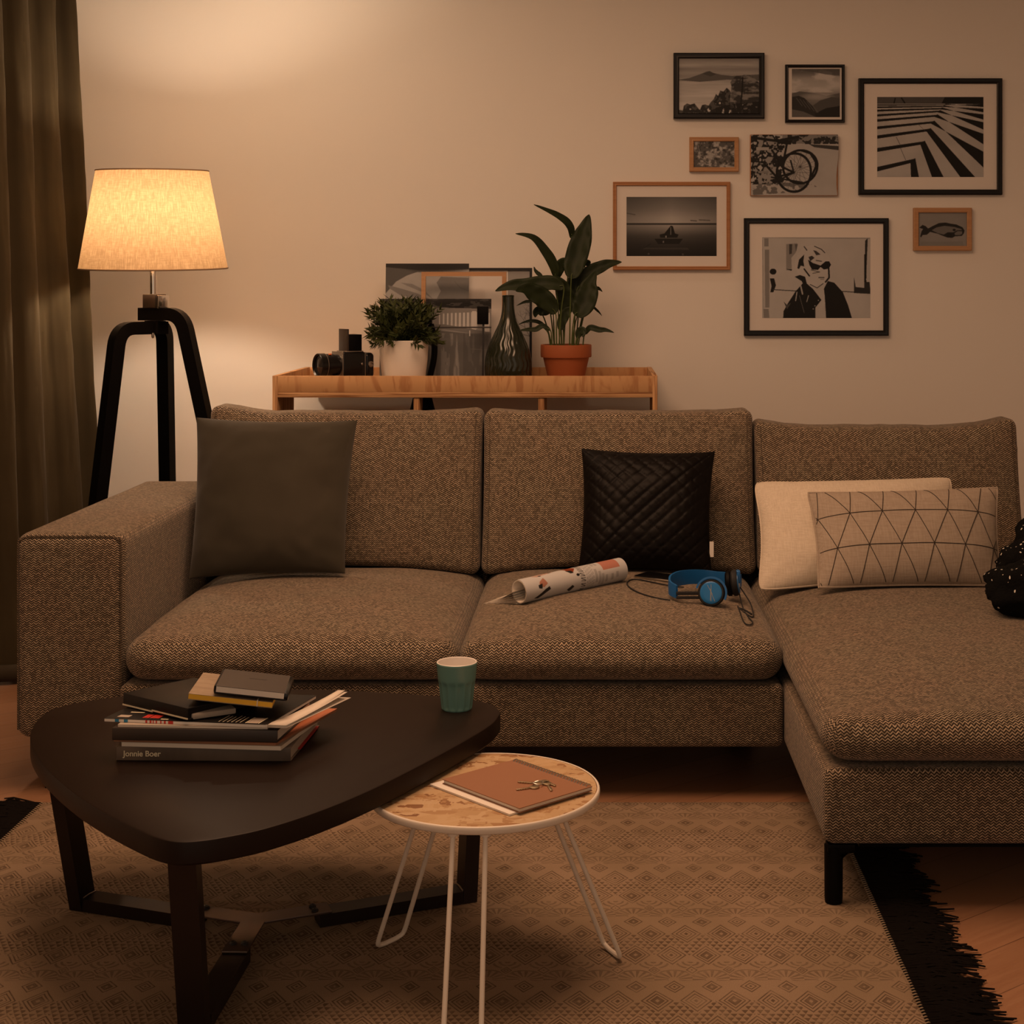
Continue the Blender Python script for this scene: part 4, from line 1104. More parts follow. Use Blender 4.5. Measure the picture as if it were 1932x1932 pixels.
# ------------------------------------------------------------------ pictures leaning on the sideboard
def leaning(nm, label, rect, D, th, img, bmat, cut=1.0):
    x0, y0, x1 = rect; lean = .030
    A, B, zt = X(x0, D), X(x1, D), Z(y0, D)
    t = thing(nm, ((A+B)/2, D-lean, ST), label, 'picture', 'pictures leaning on the sideboard')
    def at(u, v, o): return Vector((A+(B-A)*u, D-lean*(1-v)-o, ST+.0005+(zt-ST)*v))
    m = M(); m.add([at(u, v, o) for o in (0, -th) for u, v in ((0,0),(1,0),(1,1),(0,1))], [[0,1,2,3],[7,6,5,4],[0,4,5,1],[1,5,6,2],[2,6,7,3],[3,7,4,0]]); m.build('board', bmat, t)
    print_mesh('print', img, t, lambda u, v: at(u, v, .0008)); return t, at
def open_frame(nm, label, rect, D, bw, dep, mat, group='pictures leaning on the sideboard'):
    x0, y0, x1 = rect; lean = .030; A, B, zt = X(x0, D), X(x1, D), Z(y0, D); b = bw/F*D
    t = thing(nm, ((A+B)/2, D-lean, ST), label, 'picture', group)
    def at(x, z, o): return Vector((x, D-lean*(1-(z-ST)/(zt-ST))-o, z))
    z0 = ST+.0005; oc = [(A,z0),(B,z0),(B,zt),(A,zt)]; ic = [(A+b,z0+b),(B-b,z0+b),(B-b,zt-b),(A+b,zt-b)]
    rg = [[at(*q, -dep/2) for q in oc], [at(*q, dep/2) for q in oc], [at(*q, dep/2) for q in ic], [at(*q, -dep/2) for q in ic]]
    vs = [v for r_ in rg for v in r_]; fs = []
    for i in range(4):
        for k in range(4): fs.append([i*4+k, i*4+(k+1)%4, ((i+1)%4)*4+(k+1)%4, ((i+1)%4)*4+k])
    M().add(vs, fs).build('frame', mat, t, ang=25); return t, at, (A+b, B-b, z0+b, zt-b)
tb, at, q = open_frame('picture_frame', 'thin black framed pale print of bare branches leaning behind the bottle vase', (800,505.5,1004), 5.80, 4.5, .012, MT['frameblk'])
a0, b0, z0_, z1_ = q
M().add([at(x, z, o) for o in (-.003, -.005) for x, z in ((a0,z0_),(b0,z0_),(b0,z1_),(a0,z1_))], [[0,1,2,3],[7,6,5,4],[0,4,5,1],[1,5,6,2],[2,6,7,3],[3,7,4,0]]).build('mat_board', MT['mat'], tb)
xb = X(958, 5.79); print_mesh('print', art_branches(45, 200), tb, lambda u, v: at(xb+(b0-xb)*u, z0_+(z1_-z0_)*v, -.0022))
leaning('photo_print', 'unframed photo print of pale dunes under a dark sky, leaning on the wall', (728,497.5,885), 5.755, .004, art_dunes(), MT['paperlt'])
leaning('photo_print', 'dark photo print of a tall hall leaning behind the white pot', (718,564,927), 5.70, .004, art_hall(), MT['black'])
open_frame('picture_frame', 'empty beech picture frame leaning in front of the pale prints', (795.5,513,955.5), 5.66, 8, .014, MT['woodlt'])
def stand():
    D = 5.575; t = thing('photo_stand', (X(856, D), D, ST), 'black metal photo stand with two clamps and a cross bar beside the white pot', 'stand')
    for a, x, w in (('left', 801, 18), ('right', 911, 19)):
        M().bar([(X(x, D), D, ST), (X(x+1, D), D, Z(605, D))], .0065, .0065, (0,1,0)).build('upright', MT['blackmetal'], t)
        k = x+4 if a == 'left' else x
        M().box(X(k-w/2-1, D), X(k+w/2+1, D), D-.012, D+.012, Z(612, D), Z(578, D), .002, 2).build('clamp', MT['black'], t)
    M().tube([(X(801, D), D-.002, Z(617.5, D)), (X(927, D), D-.002, Z(617.5, D))], .0028, 8).build('cross_bar', MT['blackmetal'], t)
    M().tube(cat([(X(812,D), D+.012, Z(612,D)), (X(818,D), D+.015, Z(640,D)), (X(818,D), D+.015, Z(675,D)), (X(810,D), D+.012, Z(712,D)), (X(806,D), D+.01, ST+.012)], 6), .0115, 10).build('pot_shadow_tube', MT['black'], t, uv=False)  # black tube standing in for the dark shadow beside the white pot
    M().bar([(X(801,D), D, ST+.004), (X(913,D), D, ST+.004)], .02, .008).build('foot_bar', MT['blackmetal'], t)
stand()

# ------------------------------------------------------------------ coffee table
CT = .382
def coffee_table():
    t = thing('coffee_table', (-.68, 3.02, .0085), 'dark brown rounded triangular coffee table with three leg steel base', 'table')
    px = [(57,1392),(61,1372),(75,1353),(105,1335),(165,1322),(240,1312),(350,1304),(480,1300),(620,1301),(760,1308),(870,1317),(922,1326),(943,1340),(940,1352),(925,1368),(880,1396),(800,1440),(700,1490),(600,1531),(500,1563),(420,1580),(370,1587),(335,1588),(305,1583),(270,1570),(200,1535),(140,1497),(90,1453),(65,1418)]
    out = [(p.x, p.y) for p in cat([G(x, y, CT) for x, y in px], 5, closed=True)]
    M().prism(out, CT-.040, CT, .004).build('tabletop', MT['tabletop'], t, ang=30)
    c = Vector((-.679, 3.03, .0085)); b = MT['tablebase']
    feet = [(Vector((-1.062, 3.165, .0085)), Vector((-1.085, 3.085, 0))), (Vector((-.276, 3.205, .0085)), Vector((-.262, 3.235, 0))), (Vector((-.690, 2.625, .0085)), Vector((-.700, 2.59, 0)))]
    for f, top in feet:
        d = (Vector((f.x, f.y, 0))-Vector((c.x, c.y, 0))); dn = d.normalized(); sd = dn.cross(Vector((0,0,1)))
        zt = CT-.0405; tp = Vector((top.x, top.y, zt))
        w, h = .048, .030
        # leg: flat bar leaning outwards to the top
        m = M(); vs = []
        for p, z in ((f, .0085), (tp, zt)):
            for s_, r_ in ((-1,-1),(1,-1),(1,1),(-1,1)): vs.append(Vector((p.x, p.y, z)) + sd*s_*w/2 + dn*r_*h/2)
        m.add(vs, [[0,1,2,3],[7,6,5,4],[0,4,5,1],[1,5,6,2],[2,6,7,3],[3,7,4,0]])
        lg = m.build('leg', b, t)
        # foot rail along the floor to the centre bracket
        m = M(); a0 = c + dn*.125; a1 = Vector((f.x, f.y, .0085)) - dn*h/2
        vs = []
        for p in (a0, a1):
            for s_, z in ((-1,.009),(1,.009),(1,.034),(-1,.034)): vs.append(Vector((p.x, p.y, z)) + sd*s_*w/2)
        m.add(vs, [[0,1,2,3],[7,6,5,4],[0,4,5,1],[1,5,6,2],[2,6,7,3],[3,7,4,0]]); m.build('foot_rail', b, t)
        e = f - dn*h*.5; M().tube([Vector((e.x,e.y,.035))-sd*.02, Vector((e.x,e.y,.0365)), Vector((e.x,e.y,.035))+sd*.02], .0018, 5).build('weld_seam', MT['weld'], lg, uv=False)
    m = M(); out = []                                        # three armed bracket plate
    dirs = [((Vector((f.x, f.y, 0))-Vector((c.x, c.y, 0))).normalized()) for f, _ in feet]
    dirs.sort(key=lambda d: math.atan2(d.y, d.x))
    for i, d in enumerate(dirs):
        s_ = Vector((-d.y, d.x, 0)); n = dirs[(i+1) % 3]; sn = Vector((n.y, -n.x, 0))
        out += [c+d*.150-s_*.024, c+d*.150+s_*.024]
        bis = (d+n).normalized(); out.append(c+bis*.024/abs(math.sin(math.acos(max(-1,min(1,d.dot(bis)))))))
    br = m.prism([(p.x, p.y) for p in out], .0345, .039, .0012).build('bracket', MT['bracket'], t)
    for d in dirs:
        s_ = Vector((-d.y, d.x, 0))
        for k in (-1, 1):
            q = c+d*.118+s_*k*.011; M().lathe([(.0072,.039),(.0072,.0415),(.0050,.044),(.0030,.044),(.0028,.0425),(0,.0425)], (q.x, q.y, 0), 16).build('bolt', MT['blackmetal'], br)
coffee_table()

# ------------------------------------------------------------------ round side table with hairpin legs
SZ = .335; SX, SY = -.216, 2.912
def side_table():
    t = thing('side_table', (SX, SY, .0085), 'round chipboard side table with white rim and white hairpin legs', 'table')
    r = .2165
    M().lathe([(0,SZ-.012),(r-.004,SZ-.012),(r-.004,SZ-.001),(r-.005,SZ),(0,SZ)], (SX,SY,0), 96).build('tabletop', MT['osb'], t, ang=30)
    M().lathe([(r-.0035,SZ-.0135),(r-.001,SZ-.0135),(r+.0012,SZ-.011),(r+.0018,SZ-.006),(r+.0012,SZ-.001),(r-.001,SZ+.0012),(r-.0035,SZ+.0006)], (SX,SY,0), 96, closed=True).build('rim', MT['whitemetal'], t, ang=60)
    M().lathe([(0,SZ-.0135),(r-.0036,SZ-.0135),(r-.0036,SZ-.0122),(0,SZ-.0122)], (SX,SY,0), 64).build('under_board', MT['whitemetal'], t)
    zt = SZ-.0135; rr = .0046; cc = Vector((-.204, 2.835, 0))
    feet = [((-.4285,2.957), (-.3835,3.014)), ((.043,2.9045), (.0102,2.967)), None]
    def leg(p0, p1, q0, q1):
        m = M(); z = .0085+rr
        a, b = Vector((*p0, z)), Vector((*p1, z)); A, B = Vector((*q0, zt)), Vector((*q1, zt))
        u, v = (A-a).normalized(), (B-b).normalized(); w = (b-a).normalized()
        pts = [A]+cat([a+u*.03, a+u*.006+w*.003, a+w*.022], 4)+cat([b-w*.022, b+v*.006-w*.003, b+v*.03], 4)+[B]
        m.tube(pts, rr, 10); o = m.build('leg', MT['whitemetal'], t, uv=False)
        for q in (A, B): M().lathe([(.0105,zt-.006),(.0105,zt+.001),(0,zt+.001)], (q.x,q.y,0), 14).build('mounting_cap', MT['whitemetal'], o)
    # leg tops found under the rim
    leg(feet[0][0], feet[0][1], (-.330, 2.850), (-.292, 2.900))
    leg(feet[1][0], feet[1][1], (-.075, 2.850), (-.100, 2.900))
    leg((-.262, 2.582), (-.198, 2.580), (-.2575, 2.715), (-.200, 2.713))
side_table()

# ------------------------------------------------------------------ things on the side table
def slab(m, c, ax, ay, lx, ly, z0, z1, r=.0):           # box laid flat, axes ax/ay from the corner c
    k = len(m.v); m.box(0, lx, 0, ly, z0, z1, r, 1)
    for i in range(k, len(m.v)): p = m.v[i]; m.v[i] = Vector((c.x, c.y, 0)) + ax*p.x + ay*p.y + Vector((0,0,p.z))
    return m
def spiral_notebook():
    zs = SZ+.0012
    L, Fr, Rr, Bk = (G(837.6,1470,zs+.012), G(980.5,1524,zs+.012), G(1107.9,1483,zs+.012), G(967.4,1429,zs+.012))
    ax = (Fr-L); lx = ax.length; ax.normalize(); ay = Vector((-ax.y, ax.x, 0)); ly = ((Rr-Fr).length+(Bk-L).length)/2
    t = thing('spiral_notebook', ((L+Rr)/2).to_tuple()[:2]+(zs+.0045,), 'kraft brown spiral notebook lying on the round side table', 'notebook')
    slab(M(), L, ax, ay, lx, ly, zs+.0045, zs+.0105).build('pages', MT['paper'], t)
    slab(M(), L-ax*.002-ay*.002, ax, ay, lx+.004, ly+.002, zs+.0106, zs+.0120).build('front_cover', MT['kraft'], t)
    slab(M(), L-ax*.002-ay*.002, ax, ay, lx+.004, ly+.002, zs+.0032, zs+.0044).build('back_cover', MT['kraft'], t)
    m = M(); n = 27                                         # wire binding along the rear edge
    for i in range(n):
        o = L + ay*(ly-.004) + ax*(.006+(lx-.012)*i/(n-1))
        pts = []
        for k in range(15):
            a = 2*math.pi*k/14; pts.append(Vector((o.x, o.y, zs+.0080)) + ay*(.0075*math.cos(a)) + Vector((0,0,.0070*math.sin(a))) + ax*(.002*k/14))
        m.tube(pts, .0011, 5)
    m.build('wire_spiral', MT['silver'], t, uv=False)
    L2, F2 = G(811,1482,zs), G(961.4,1539,zs); ax2 = (F2-L2); l2 = ax2.length; ax2.normalize(); ay2 = Vector((-ax2.y, ax2.x, 0))
    o = slab(M(), L2, ax2, ay2, l2, .180, SZ+.0006, SZ+.0040, .0).build('writing_pad', MT['paperlt'], None)
    tag(o, 'white paper pad peeping out under the kraft spiral notebook', 'notepad')
    # bunch of keys
    zk = zs+.0126; k = thing('key_bunch', G(1018,1479,zk), 'bunch of small worn metal keys lying on the spiral notebook', 'keys')
    def key(a, b, nm='key', wd=.0042):
        p, q = G(*a, zk), G(*b, zk); d = (q-p); ln = d.length; d.normalize(); s = Vector((-d.y, d.x, 0)); m = M()
        slab(m, p-s*wd/2, d, s, ln*.62, wd, zk, zk+.0022, .0005)
        for i in range(4): slab(m, p-s*(wd/2+.0015)+d*(.003+.005*i), d, s, .0028, .002, zk, zk+.002)
        c = p+d*ln*.78
        for i in range(len(m.v)): pass
        ring = [c+d*.0095*math.cos(2*math.pi*j/24)+s*.0085*math.sin(2*math.pi*j/24) for j in range(24)]
        m.prism([(v.x, v.y) for v in ring], zk, zk+.0026, .0005); m.build(nm, MT['brass'], k)
    key((974,1491), (1018,1485)); key((977,1476), (1026,1480)); key((1040,1493), (1030,1476)); key((1048,1484), (1022,1474))
    c = G(1014, 1478, zk+.004); M().tube([c+Vector((.010*math.cos(2*math.pi*j/24), .010*math.sin(2*math.pi*j/24), .0015*math.sin(4*math.pi*j/24)+.001)) for j in range(24)], .0011, 6, closed=True).build('key_ring', MT['silver'], k, uv=False)
spiral_notebook()

# ------------------------------------------------------------------ mug
def mug():
    c = G(862, 1337, CT); c.z = CT; s = c.y/F
    t = thing('mug', c, 'teal fluted mug without handle on the coffee table', 'mug')
    h = .1005; rt, rb = 38.6*s, 29.0*s
    def R_(z): return rb + (rt-rb)*(z/h)**.85
    prof = [(0,.002),(rb-.004,.002),(rb-.002,0),(rb,.002)] + [(R_(h*k/24), h*k/24) for k in range(1, 24)] + [(rt,h-.002),(rt-.0008,h)]
    def fl(a, z):
        k = max(0, min(1, (h*.62-z)/.006)); q = abs(math.sin(6.5*a+.4)); 
        k2 = max(0, min(1, z/.006))
        return 1 - k*k2*.085*(q**.7) if z > 0 else 1
    M().lathe(prof, c, 156, fl, caps=False).build('body', MT['teal'], t, ang=50)
    M().lathe([(rt-.0008,h),(rt-.0020,h+.0008),(rt-.0036,h),(rt-.0045,h-.004),(rb-.002,.012),(rb-.006,.006),(0,.006)], c, 64, caps=False).build('inside_glaze', MT['whiteglaze'], t)
mug()

# ------------------------------------------------------------------ books and notebooks piled on the coffee table
def text_part(nm, s, size, mat, parent, xform, bold=.0):
    cu = bpy.data.curves.new('lettering', 'FONT'); cu.body = s; cu.size = size; cu.offset = bold; cu.extrude = .00015
    ob = bpy.data.objects.new('lettering', cu); COL.objects.link(ob)
    dg = bpy.context.evaluated_depsgraph_get(); me = bpy.data.meshes.new_from_object(ob.evaluated_get(dg)); bpy.data.objects.remove(ob)
    r_ = parent
    while r_.parent: r_ = r_.parent
    me.transform(Matrix.Translation(-Vector(r_.location)) @ xform); me.materials.clear(); me.materials.append(mat); me.name = nm
    o = bpy.data.objects.new(nm, me); COL.objects.link(o); o.parent = parent; return o
def axes(a, b):
    ax = (b-a); ax.z = 0; l = ax.length; ax.normalize(); return ax, Vector((-ax.y, ax.x, 0)), l
def book(nm, label, cat_, pl, pr, z0, z1, dep, cover, pages='paper', spine=True, ct=.0018, grp='pile on the coffee table', dz=0, skew=0.0, drop=None):
    """front (spine) edge from pl to pr given as pixels at height z0"""
    a, b = G(*pl, z0), G(*pr, z0)
    if drop is not None: b = a + Vector(((pr[0]-pl[0])/F*a.y, .004, 0))
    ax, ay, l = axes(a, b); ay = (ay + ax*skew).normalized()
    t = thing(nm, (a.x+(b.x-a.x)/2, a.y, z0), label, cat_, grp)
    if drop: t.rotation_euler = (0, math.asin(drop/l), 0); t.location.z -= drop/2
    if spine:
        m = M(); slab(m, a, ax, ay, l, dep, z0, z0+ct, .0006); slab(m, a, ax, ay, l, dep, z1-ct, z1, .0006)
        m.build('cover', MT[cover], t)
        m = M(); slab(m, a-ay*.0022, ax, ay, l, .0030, z0, z1, .0012); m.build('spine', MT[cover], t)
        slab(M(), a+ax*.003+ay*.001, ax, ay, l-.007, dep-.004, z0+ct, z1-ct).build('pages', MT[pages], t)
    else:
        slab(M(), a+ax*.0005, ax, ay, l-.001, dep-.001, z0, z1-.0008).build('pages', MT[pages], t)
        slab(M(), a, ax, ay, l, dep, z1-.0008, z1).build('cover', MT[cover], t)
    return t, a, ax, ay, l
def pile():
    z = CT+.0004
    t, a, ax, ay, l = book('hardback_book', 'thick grey brown hardback with white lettered spine at the bottom of the pile', 'book', (220,1434), (549,1436), z, z+.0265, .235, 'greycover', 'papergrey', skew=.03)
    M3 = Matrix((( ax.x, 0, ay.x, a.x), (ax.y, 0, ay.y, a.y), (0, 1, 0, z), (0,0,0,1)))
    text_part('spine_lettering', 'Jonnie Boer', .0150, MT['creamink'], t, Matrix.Translation((0,0,.0085)) @ Matrix.Translation(ax*.014-ay*.0034) @ M3 , .00025)
    M().box(0,0,0,0,0,0) if False else None
    rb = M(); slab(rb, a+ax*(l-.012)+ay*.07, ax, ay, .0135, .150, z+.0015, z+.0040); rb.build('red_endpaper', MT['red'], t)
    z += .0270
    book('magazine', 'pale papered magazine lying on the lettered hardback', 'magazine', (229,1408), (530,1416), z, z+.0085, .225, 'papergrey', 'paper', False, skew=.10)
    z += .0090
    book('magazine', 'orange brown magazine under the black album', 'magazine', (214,1399), (521,1407), z, z+.0050, .250, 'orange', 'kraft', False, skew=.22)
    z += .0055
    book('photo_album', 'thick black album with cream page block in the middle of the pile', 'book', (212,1396), (524,1401), z, z+.0235, .215, 'darkcover', 'paper', skew=.06)
    z += .0240
    book('magazine', 'thin grey magazine on top of the black album', 'magazine', (222,1371.5), (505,1376), z, z+.0045, .20, 'papergrey', 'paper', False)
    z += .0050
    zc = z+.0060
    t, a, ax, ay, l = book('glossy_magazine', 'black covered glossy magazine with red and blue dots on its spine', 'magazine', (196.5,1361), (505,1373), z, zc, .215, 'blackcover', 'paperlt', False, skew=.12)
    def ink(x0, x1, y0, y1, mt, nm='cover_print'):
        m = M(); slab(m, a+ax*x0+ay*y0, ax, ay, x1-x0, y1-y0, zc+.0001, zc+.0004); m.build(nm, MT[mt], t)
    def spn(x0, x1, mt):
        m = M(); slab(m, a+ax*x0-ay*.0009, ax, ay, x1-x0, .0010, z+.0002, zc-.0008); m.build('spine_print', MT[mt], t)
    k = l/308.0
    spn(21*k, 28*k, 'blueink'); spn(38*k, 45*k, 'blueink')
    for x0, x1 in ((79,82),(87,90),(93,94.5),(98.5,100.5),(107,109),(114,117),(122,131)): spn(x0*k, x1*k, 'redink')
    # red title and lines of cover text
    for i, (dx, w) in enumerate(((66,4),(73,3),(80,3.5),(86,5),(93,3))):
        m = M(); slab(m, a+ax*dx*k+ay*.012, (ax+ay*.25).normalized(), ay, w*k*1.6, .022, zc+.0001, zc+.0004); m.build('cover_title', MT['redink'], t)
    ink(104*k, 118*k, .006, .010, 'creamink'); ink(26*k, 52*k, .045, .049, 'creamink'); ink(18*k, 40*k, .012, .026, 'papergrey')
    for i in range(6): ink((213+i*8)*k, (214.2+i*8)*k, .006, .050-.004*(i%3), 'creamink')
    ink(264*k, 266*k, .004, .042, 'creamink'); ink(288*k, 290*k, .004, .042, 'creamink'); ink(267*k, 287*k, .004, .040, 'papergrey')
    # loose page fan on the right hand side
    mp = M()
    for i, (yw, zz) in enumerate(((.0,.0),(.035,.003),(.07,.006),(.10,.004))):
        d2 = (ay + ax*(.14+yw)).normalized(); c0 = a+ax*(l-.004)
        vs = []
        for q in range(7):
            f = q/6
            for s_ in (0, 1): vs.append(Vector((c0.x, c0.y, 0)) + ax*(s_*(.040-.026*f*(i!=0))) + d2*(.232*f) + Vector((0,0, z+.0010+.0014*i + zz*f*f*2)))
        mp.add(vs, [[2*q, 2*q+1, 2*q+3, 2*q+2] for q in range(6)])
    o = mp.build('loose_pages', MT['paper'], t, uv=False); so = o.modifiers.new('thickness', 'SOLIDIFY'); so.thickness = .0006
    z = zc+.0006
    # open grey notebook with curled page block
    # black leather organiser with two cream ribbons
    t, a, ax, ay, l = book('black_organiser', 'black bound organiser with two cream edge strips on the left of the pile', 'notebook', (234,1330), (356,1360), z+.0015, z+.0255, .160, 'blackcover', 'blackcover', True, .004, skew=.12)
    pa = G(362, 1358, z+.002); px_, py_, pl_ = axes(pa, G(446, 1346, z+.002))
    slab(M(), pa, px_, py_, pl_, .10, z+.0012, z+.0125, .003).build('page_block', MT['papergrey'], t)
    slab(M(), a-ay*.0035+ax*.0, ax, ay, l*.47, .002, z+.0020, z+.0046).build('cream_strip', MT['creamink'], t)
    slab(M(), a-ay*.0035+ax*l*.46, ax, ay, l*.54, .002, z+.0042, z+.0068).build('cream_strip', MT['creamink'], t)
    M().lathe([(.0018,0),(.0018,.002),(0,.002)], (0,0,0), 10).xf(Matrix.Translation(a+ax*l*.22-ay*.0022+Vector((0,0,z+.012-a.z+a.z-a.z))) @ Matrix.Rotation(R(90),4,'X')) if False else None
    zy = z+.0310
    t, a, ax, ay, l = book('notebook', 'beige clothbound notebook with yellow page edges on the pile', 'notebook', (353,1327), (512,1344), zy, zy+.0100, .155, 'beigecover', 'yellow', False, skew=-.05, drop=.018)
    M().tube([a+ax*l*.82-ay*.0008+Vector((0,0,-.0005)), a+ax*l*.82-ay*.0012+Vector((0,0,.005)), a+ax*l*.82-ay*.0008+Vector((0,0,.0106)), a+ax*l*.82+ay*.154+Vector((0,0,.0106))], .0011, 6).build('elastic_band', MT['paper'], t, uv=False)
    slab(M(), a+ax*.001, ax, ay, l-.001, .154, zy-.0014, zy-.0001).build('back_cover', MT['beigecover'], t)
    zk = zy+.0108
    t, a, ax, ay, l = book('notebook', 'dark brown notebook with white page edges topmost on the pile', 'notebook', (405,1316), (534,1331), zk, zk+.0150, .125, 'darkcover', 'paperlt', False, skew=-.08, drop=.015)
    slab(M(), a-ax*.003-ay*.001, ax, ay, l+.006, .128, zk-.0, zk+.0035, .001).build('back_cover', MT['blackcover'], t)
    slab(M(), a-ax*.0045+ay*.002, ax, ay, .006, .122, zk+.0005, zk+.0150, .0028).build('spine', MT['blackcover'], t)
    slab(M(), a+ax*(l-.004)+ay*.0, ax, ay, .012, .126, zk-.001, zk+.0148, .004).build('elastic_band', MT['blackgloss'], t)
    m = M(); slab(m, a+ax*l*.42+ay*.075, ax, ay, l*.26, .0035, zk+.0150, zk+.0152); m.build('cover_emboss', MT['tablebase'], t)
pile()

# ------------------------------------------------------------------ things on the seat
def magazine_roll():
    A, B = Vector((X(979.3,4.113), 4.113, 0)), Vector((X(1170,4.355), 4.355, 0)); r = .0325
    A.z = cushion_top(A.x, A.y)+r+.001; B.z = cushion_top(B.x, B.y)+r+.001
    d = (B-A).normalized(); L = (B-A).length; s = d.cross(Vector((0,0,1))).normalized(); n = s.cross(d).normalized()
    t = thing('rolled_magazine', A-Vector((0,0,r)), 'rolled up magazine with pink panel lying on the middle seat', 'magazine')
    w, h = 200, 150; c = Can(w, h, .84)                    # printed outside of the roll, rows run round it
    def row(a): return h*(1-a)
    # a = 0 bottom front, .25 front, .5 top
    c.rect(152, 44, 186, 84, (.78,.52,.45)); c.poly([(28,80),(38,72),(42,86),(34,92),(26,88)], (.72,.50,.42)); c.poly([(24,86),(32,84),(30,94),(24,92)], .12)
    c.poly([(16,112),(26,104),(36,96),(44,92),(46,98),(36,104),(24,114)], .14); c.poly([(78,108),(88,100),(92,104),(84,114)], .16); c.poly([(76,46),(88,50),(100,52),(104,64),(96,74),(88,70),(84,60)], (.55,.24,.10)); c.poly([(84,66),(94,68),(96,76),(90,76)], .1); c.ell(102, 82, 3, 3, .12)
    c.poly([(22,60),(34,54),(60,50),(66,58),(50,62),(30,66)], (.80,.66,.60)); c.ell(36, 64, 3, 2, .2); c.ell(58, 58, 3, 2, .25)
    for k, y in enumerate((50,60,70,80,90,102,114)):        # large serif capitals set round the roll
        x = 106; c.line([(x,y),(x+8,y+1)], 1.2, .25); c.line([(x,y+6),(x+8,y+7)], 1.2, .25); c.line([(x,y+1),(x+8,y+6)], 1.4, .3)
    for i in range(5):
        for y in range(46, 122, 2):
            if (y*7+i*3) % 11 > 2: c.rect(117+i*3.2, y, 119+i*3.2, y+1.4, .5, .6)
    for (x, y0, y1) in ((134,48,70),(141,48,70),(134,78,106),(141,84,112),(147,90,116),(154,94,110),(166,94,108),(176,92,104)): c.rect(x, y0, x+5, y1, .66, .7)
    img = c.done()
    def cyl(u, v, rad=r):                                   # v top to bottom of the image
        a = 2*math.pi*((1-v) - .32)
        return A + d*(L*u) + (s*math.cos(a)*1.0 + n*math.sin(a))*rad
    fn = lambda u, v: A + d*(L*u) + (s*math.sin(2*math.pi*(1-v)-2*math.pi*.5+R(38)) *1 + n*math.cos(2*math.pi*(1-v)-2*math.pi*.5+R(38)))*r
    o = print_mesh('printed_cover', img, t, fn)
    m = M(); prof = []
    k = 60; turns = 2.6
    def spi(i): a = 2*math.pi*turns*i/k; return (r-.0008-.0009*i/k*turns, a)
    vs = []
    for i in range(k+1):
        rr, a = spi(i)
        for u in (0, 1): vs.append(A + d*(L*u) + (s*math.cos(a)+n*math.sin(a))*rr)
    m.add(vs, [[2*i, 2*i+1, 2*i+3, 2*i+2] for i in range(k)]); i_ = m.build('inner_pages', MT['paper'], t, uv=False); so = i_.modifiers.new('thickness', 'SOLIDIFY'); so.thickness = .0016
    # loose pages trailing from under the roll to the left
    m = M()
    for j in range(6):
        vs = []
        for q in range(13):
            f = q/12
            for e in range(9):
                g = e/8; p = A + d*(L*.98*g + .004*j*f - .003*j*(1-f)*(1-g)) - s*(.010 + (.148-.080*g - .006*j)*f); base = cushion_top(p.x, p.y)
                vs.append(Vector((p.x, p.y, base + .0012 + .0016*j*(1-.4*f) + (.0055*j)*(1-f)**1.6*(1-.5*g))))
        m.add(vs, [[q*9+e, q*9+e+1, (q+1)*9+e+1, (q+1)*9+e] for q in range(12) for e in range(8)])
    pg = m.build('loose_pages', MT['paper'], t, uv=False); so = pg.modifiers.new('thickness', 'SOLIDIFY'); so.thickness = .0005
magazine_roll()
def phone():
    a = G(1196,1090.5,.452); b = G(1266,1099,.452); ax, ay, l = axes(a, b)
    z = max(cushion_top(p.x, p.y) for p in (a, b, a+ay*.07, b+ay*.07))+.0006
    t = thing('tablet_phone', ((a+b)/2).to_tuple()[:2]+(z,), 'flat black phone with silver edge lying behind the headphones', 'phone')
    slab(M(), a, ax, ay, .15, .075, z, z+.006, .002).build('body', MT['silver'], t); slab(M(), a+ax*.001+ay*.001, ax, ay, .148, .073, z+.0061, z+.0075, .001).build('screen', MT['blackgloss'], t)
phone()
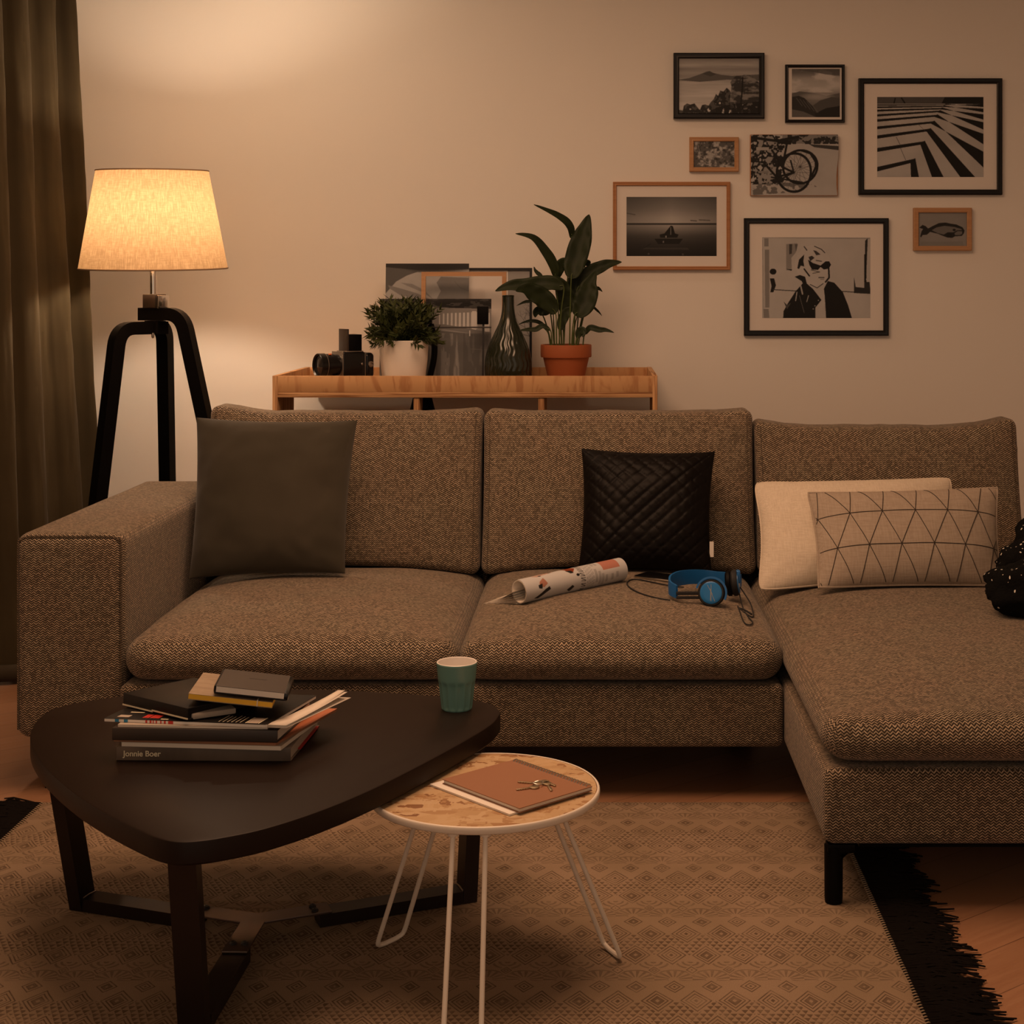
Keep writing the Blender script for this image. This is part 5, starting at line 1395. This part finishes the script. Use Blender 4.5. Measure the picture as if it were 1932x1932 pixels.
def headphones():
    c0 = Vector((X(1342,4.075), 4.075, 0)); zs = cushion_top(c0.x, c0.y)
    t = thing('headphones', (c0.x-.06, c0.y+.04, zs), 'blue headphones with black ear pads and cable on the middle seat', 'headphones')
    s = 4.1/F; zc = zs+.0385
    # band: standing ribbon bent in a U that opens to the right
    pl = [(1398,4.22),(1360,4.255),(1322,4.25),(1285,4.215),(1267,4.165),(1263,4.125),(1266,4.105),(1277,4.085)]
    pts = cat([Vector((X(x, d), d, 0)) for x, d in pl], 8); n = len(pts); m = M(); rings = []
    for i, p in enumerate(pts):
        tg = (pts[min(n-1,i+1)]-pts[max(0,i-1)]).normalized(); sd = Vector((-tg.y, tg.x, 0)); f = i/(n-1)
        zz = max(zs, cushion_top(p.x, p.y)) + .012; hh = .017+.003*math.sin(f*3.14); zmid = zz + hh + .012*(1-f)
        rings.append([p+sd*a*.0026+Vector((0,0,zmid+b*hh)) for a, b in ((-1,-1),(1,-1),(1.4,0),(1,1),(-1,1),(-1.4,0))])
    vs = [v for g in rings for v in g]; fs = [list(range(6)), [(n-1)*6+k for k in range(6)][::-1]]
    for i in range(n-1):
        for k in range(6): fs.append([i*6+k, (i+1)*6+k, (i+1)*6+(k+1)%6, i*6+(k+1)%6])
    m.add(vs, fs).build('headband', MT['blue'], t, ang=50)
    for nm, (ya, yb) in (('slider', (1116,1120)), ('slider', (1125,1127.5))):
        M().box(X(1276,4.08), X(1320,4.08), 4.074, 4.082, Z(yb+2,4.08), Z(ya,4.08), .001, 1).build(nm, MT['rubber'], t)
    def cup(c, dirv, rad, nm):
        z_ax = dirv.normalized(); q = z_ax.to_track_quat('Z', 'Y').to_matrix().to_4x4(); T = Matrix.Translation(c) @ q
        b = M().lathe([(0,-.012),(rad*.80,-.012),(rad*.98,-.006),(rad*.98,.002),(rad*.90,.007),(0,.007)], (0,0,0), 40); b.xf(T); bo = b.build('ear_cup', MT['rubber'], t)
        d = M().lathe([(rad*.80,.0060),(rad*.80,.0085),(rad*.76,.0095),(rad*.5,.0098),(0,.010)], (0,0,0), 40); d.xf(T); d.build('cup_disc', MT['bluelt'], bo)
        p = M().lathe([(rad*.55,-.026),(rad*.80,-.026),(rad*.96,-.021),(rad*.96,-.013),(rad*.80,-.011),(rad*.55,-.011)], (0,0,0), 40, closed=True); p.xf(T); p.build('ear_pad', MT['black'], bo)
        return T, bo
    fc = Vector((c0.x, c0.y, zs+.0365))
    T, bo = cup(fc, Vector((-.18,-1,.20)), .0365, 'front')
    for a, b in (((-.010,.020),(.004,-.004)), ((.000,.022),(.001,-.022)), ((.002,-.003),(.011,-.022)), ((-.001,.010),(-.001,-.020))):
        q = M().tube([Vector((a[0],a[1],.0100)), Vector((b[0],b[1],.0100))], .0007, 4); q.xf(T); q.build('disc_logo', MT['logo'], bo, uv=False)
    y = M(); nA = 26                                          # yoke arching over the front cup
    for i in range(nA):
        a0, a1 = R(165-190*i/nA), R(165-190*(i+1)/nA); vs = []
        for a in (a0, a1):
            for rr, zz in ((.0375,.004),(.0425,.004),(.0425,.012),(.0375,.012)): vs.append(Vector((-rr*math.cos(math.pi-a), rr*math.sin(a), zz-.006)))
        y.add(vs, [[k, (k+1)%4, 4+(k+1)%4, 4+k] for k in range(4)]+[[0,1,2,3],[7,6,5,4]])
    y.xf(T); y.build('yoke', MT['blue'], t)
    rc = Vector((X(1388,4.185), 4.185, zs+.042)); T2, bo2 = cup(rc, Vector((1,-.18,.12)), .036, 'rear')
    M().box(rc.x+.001, rc.x+.012, rc.y-.012, rc.y+.012, rc.z+.0, rc.z+.034, .003, 2).build('yoke', MT['blue'], t)
    cs = lambda x, yv, d, up=.0026: Vector((X(x,d), d, max(cushion_top(X(x,d), d), .0)+up))
    m = M(); m.tube(cat([cs(1264,0,4.10), cs(1240,0,4.12), cs(1212,0,4.165), cs(1190,0,4.24), cs(1183,0,4.31), cs(1190,0,4.36), cs(1205,0,4.365), cs(1230,0,4.33), cs(1262,0,4.285,.003), cs(1290,0,4.27,.003)], 8), .0019, 7)
    m.tube(cat([rc+Vector((.010,-.004,-.030)), cs(1402,0,4.11), cs(1412,0,4.02), cs(1420,0,3.975), cs(1414,0,3.945), cs(1404,0,3.96), cs(1397,0,4.04), cs(1392,0,4.12)], 8), .0018, 7)
    m.tube(cat([rc+Vector((.012,.0,-.012)), cs(1405,0,4.17,.030), cs(1416,0,4.12,.018), cs(1421,0,4.06,.006), cs(1419,0,4.03), cs(1405,0,4.06), cs(1393,0,4.10)], 8), .0018, 7)
    m.tube(cat([cs(1392,0,4.10), cs(1405,0,4.085,.004), cs(1418,0,4.055,.004)], 6), .0024, 7)
    m.build('cable', MT['rubber'], t, uv=False)
headphones()
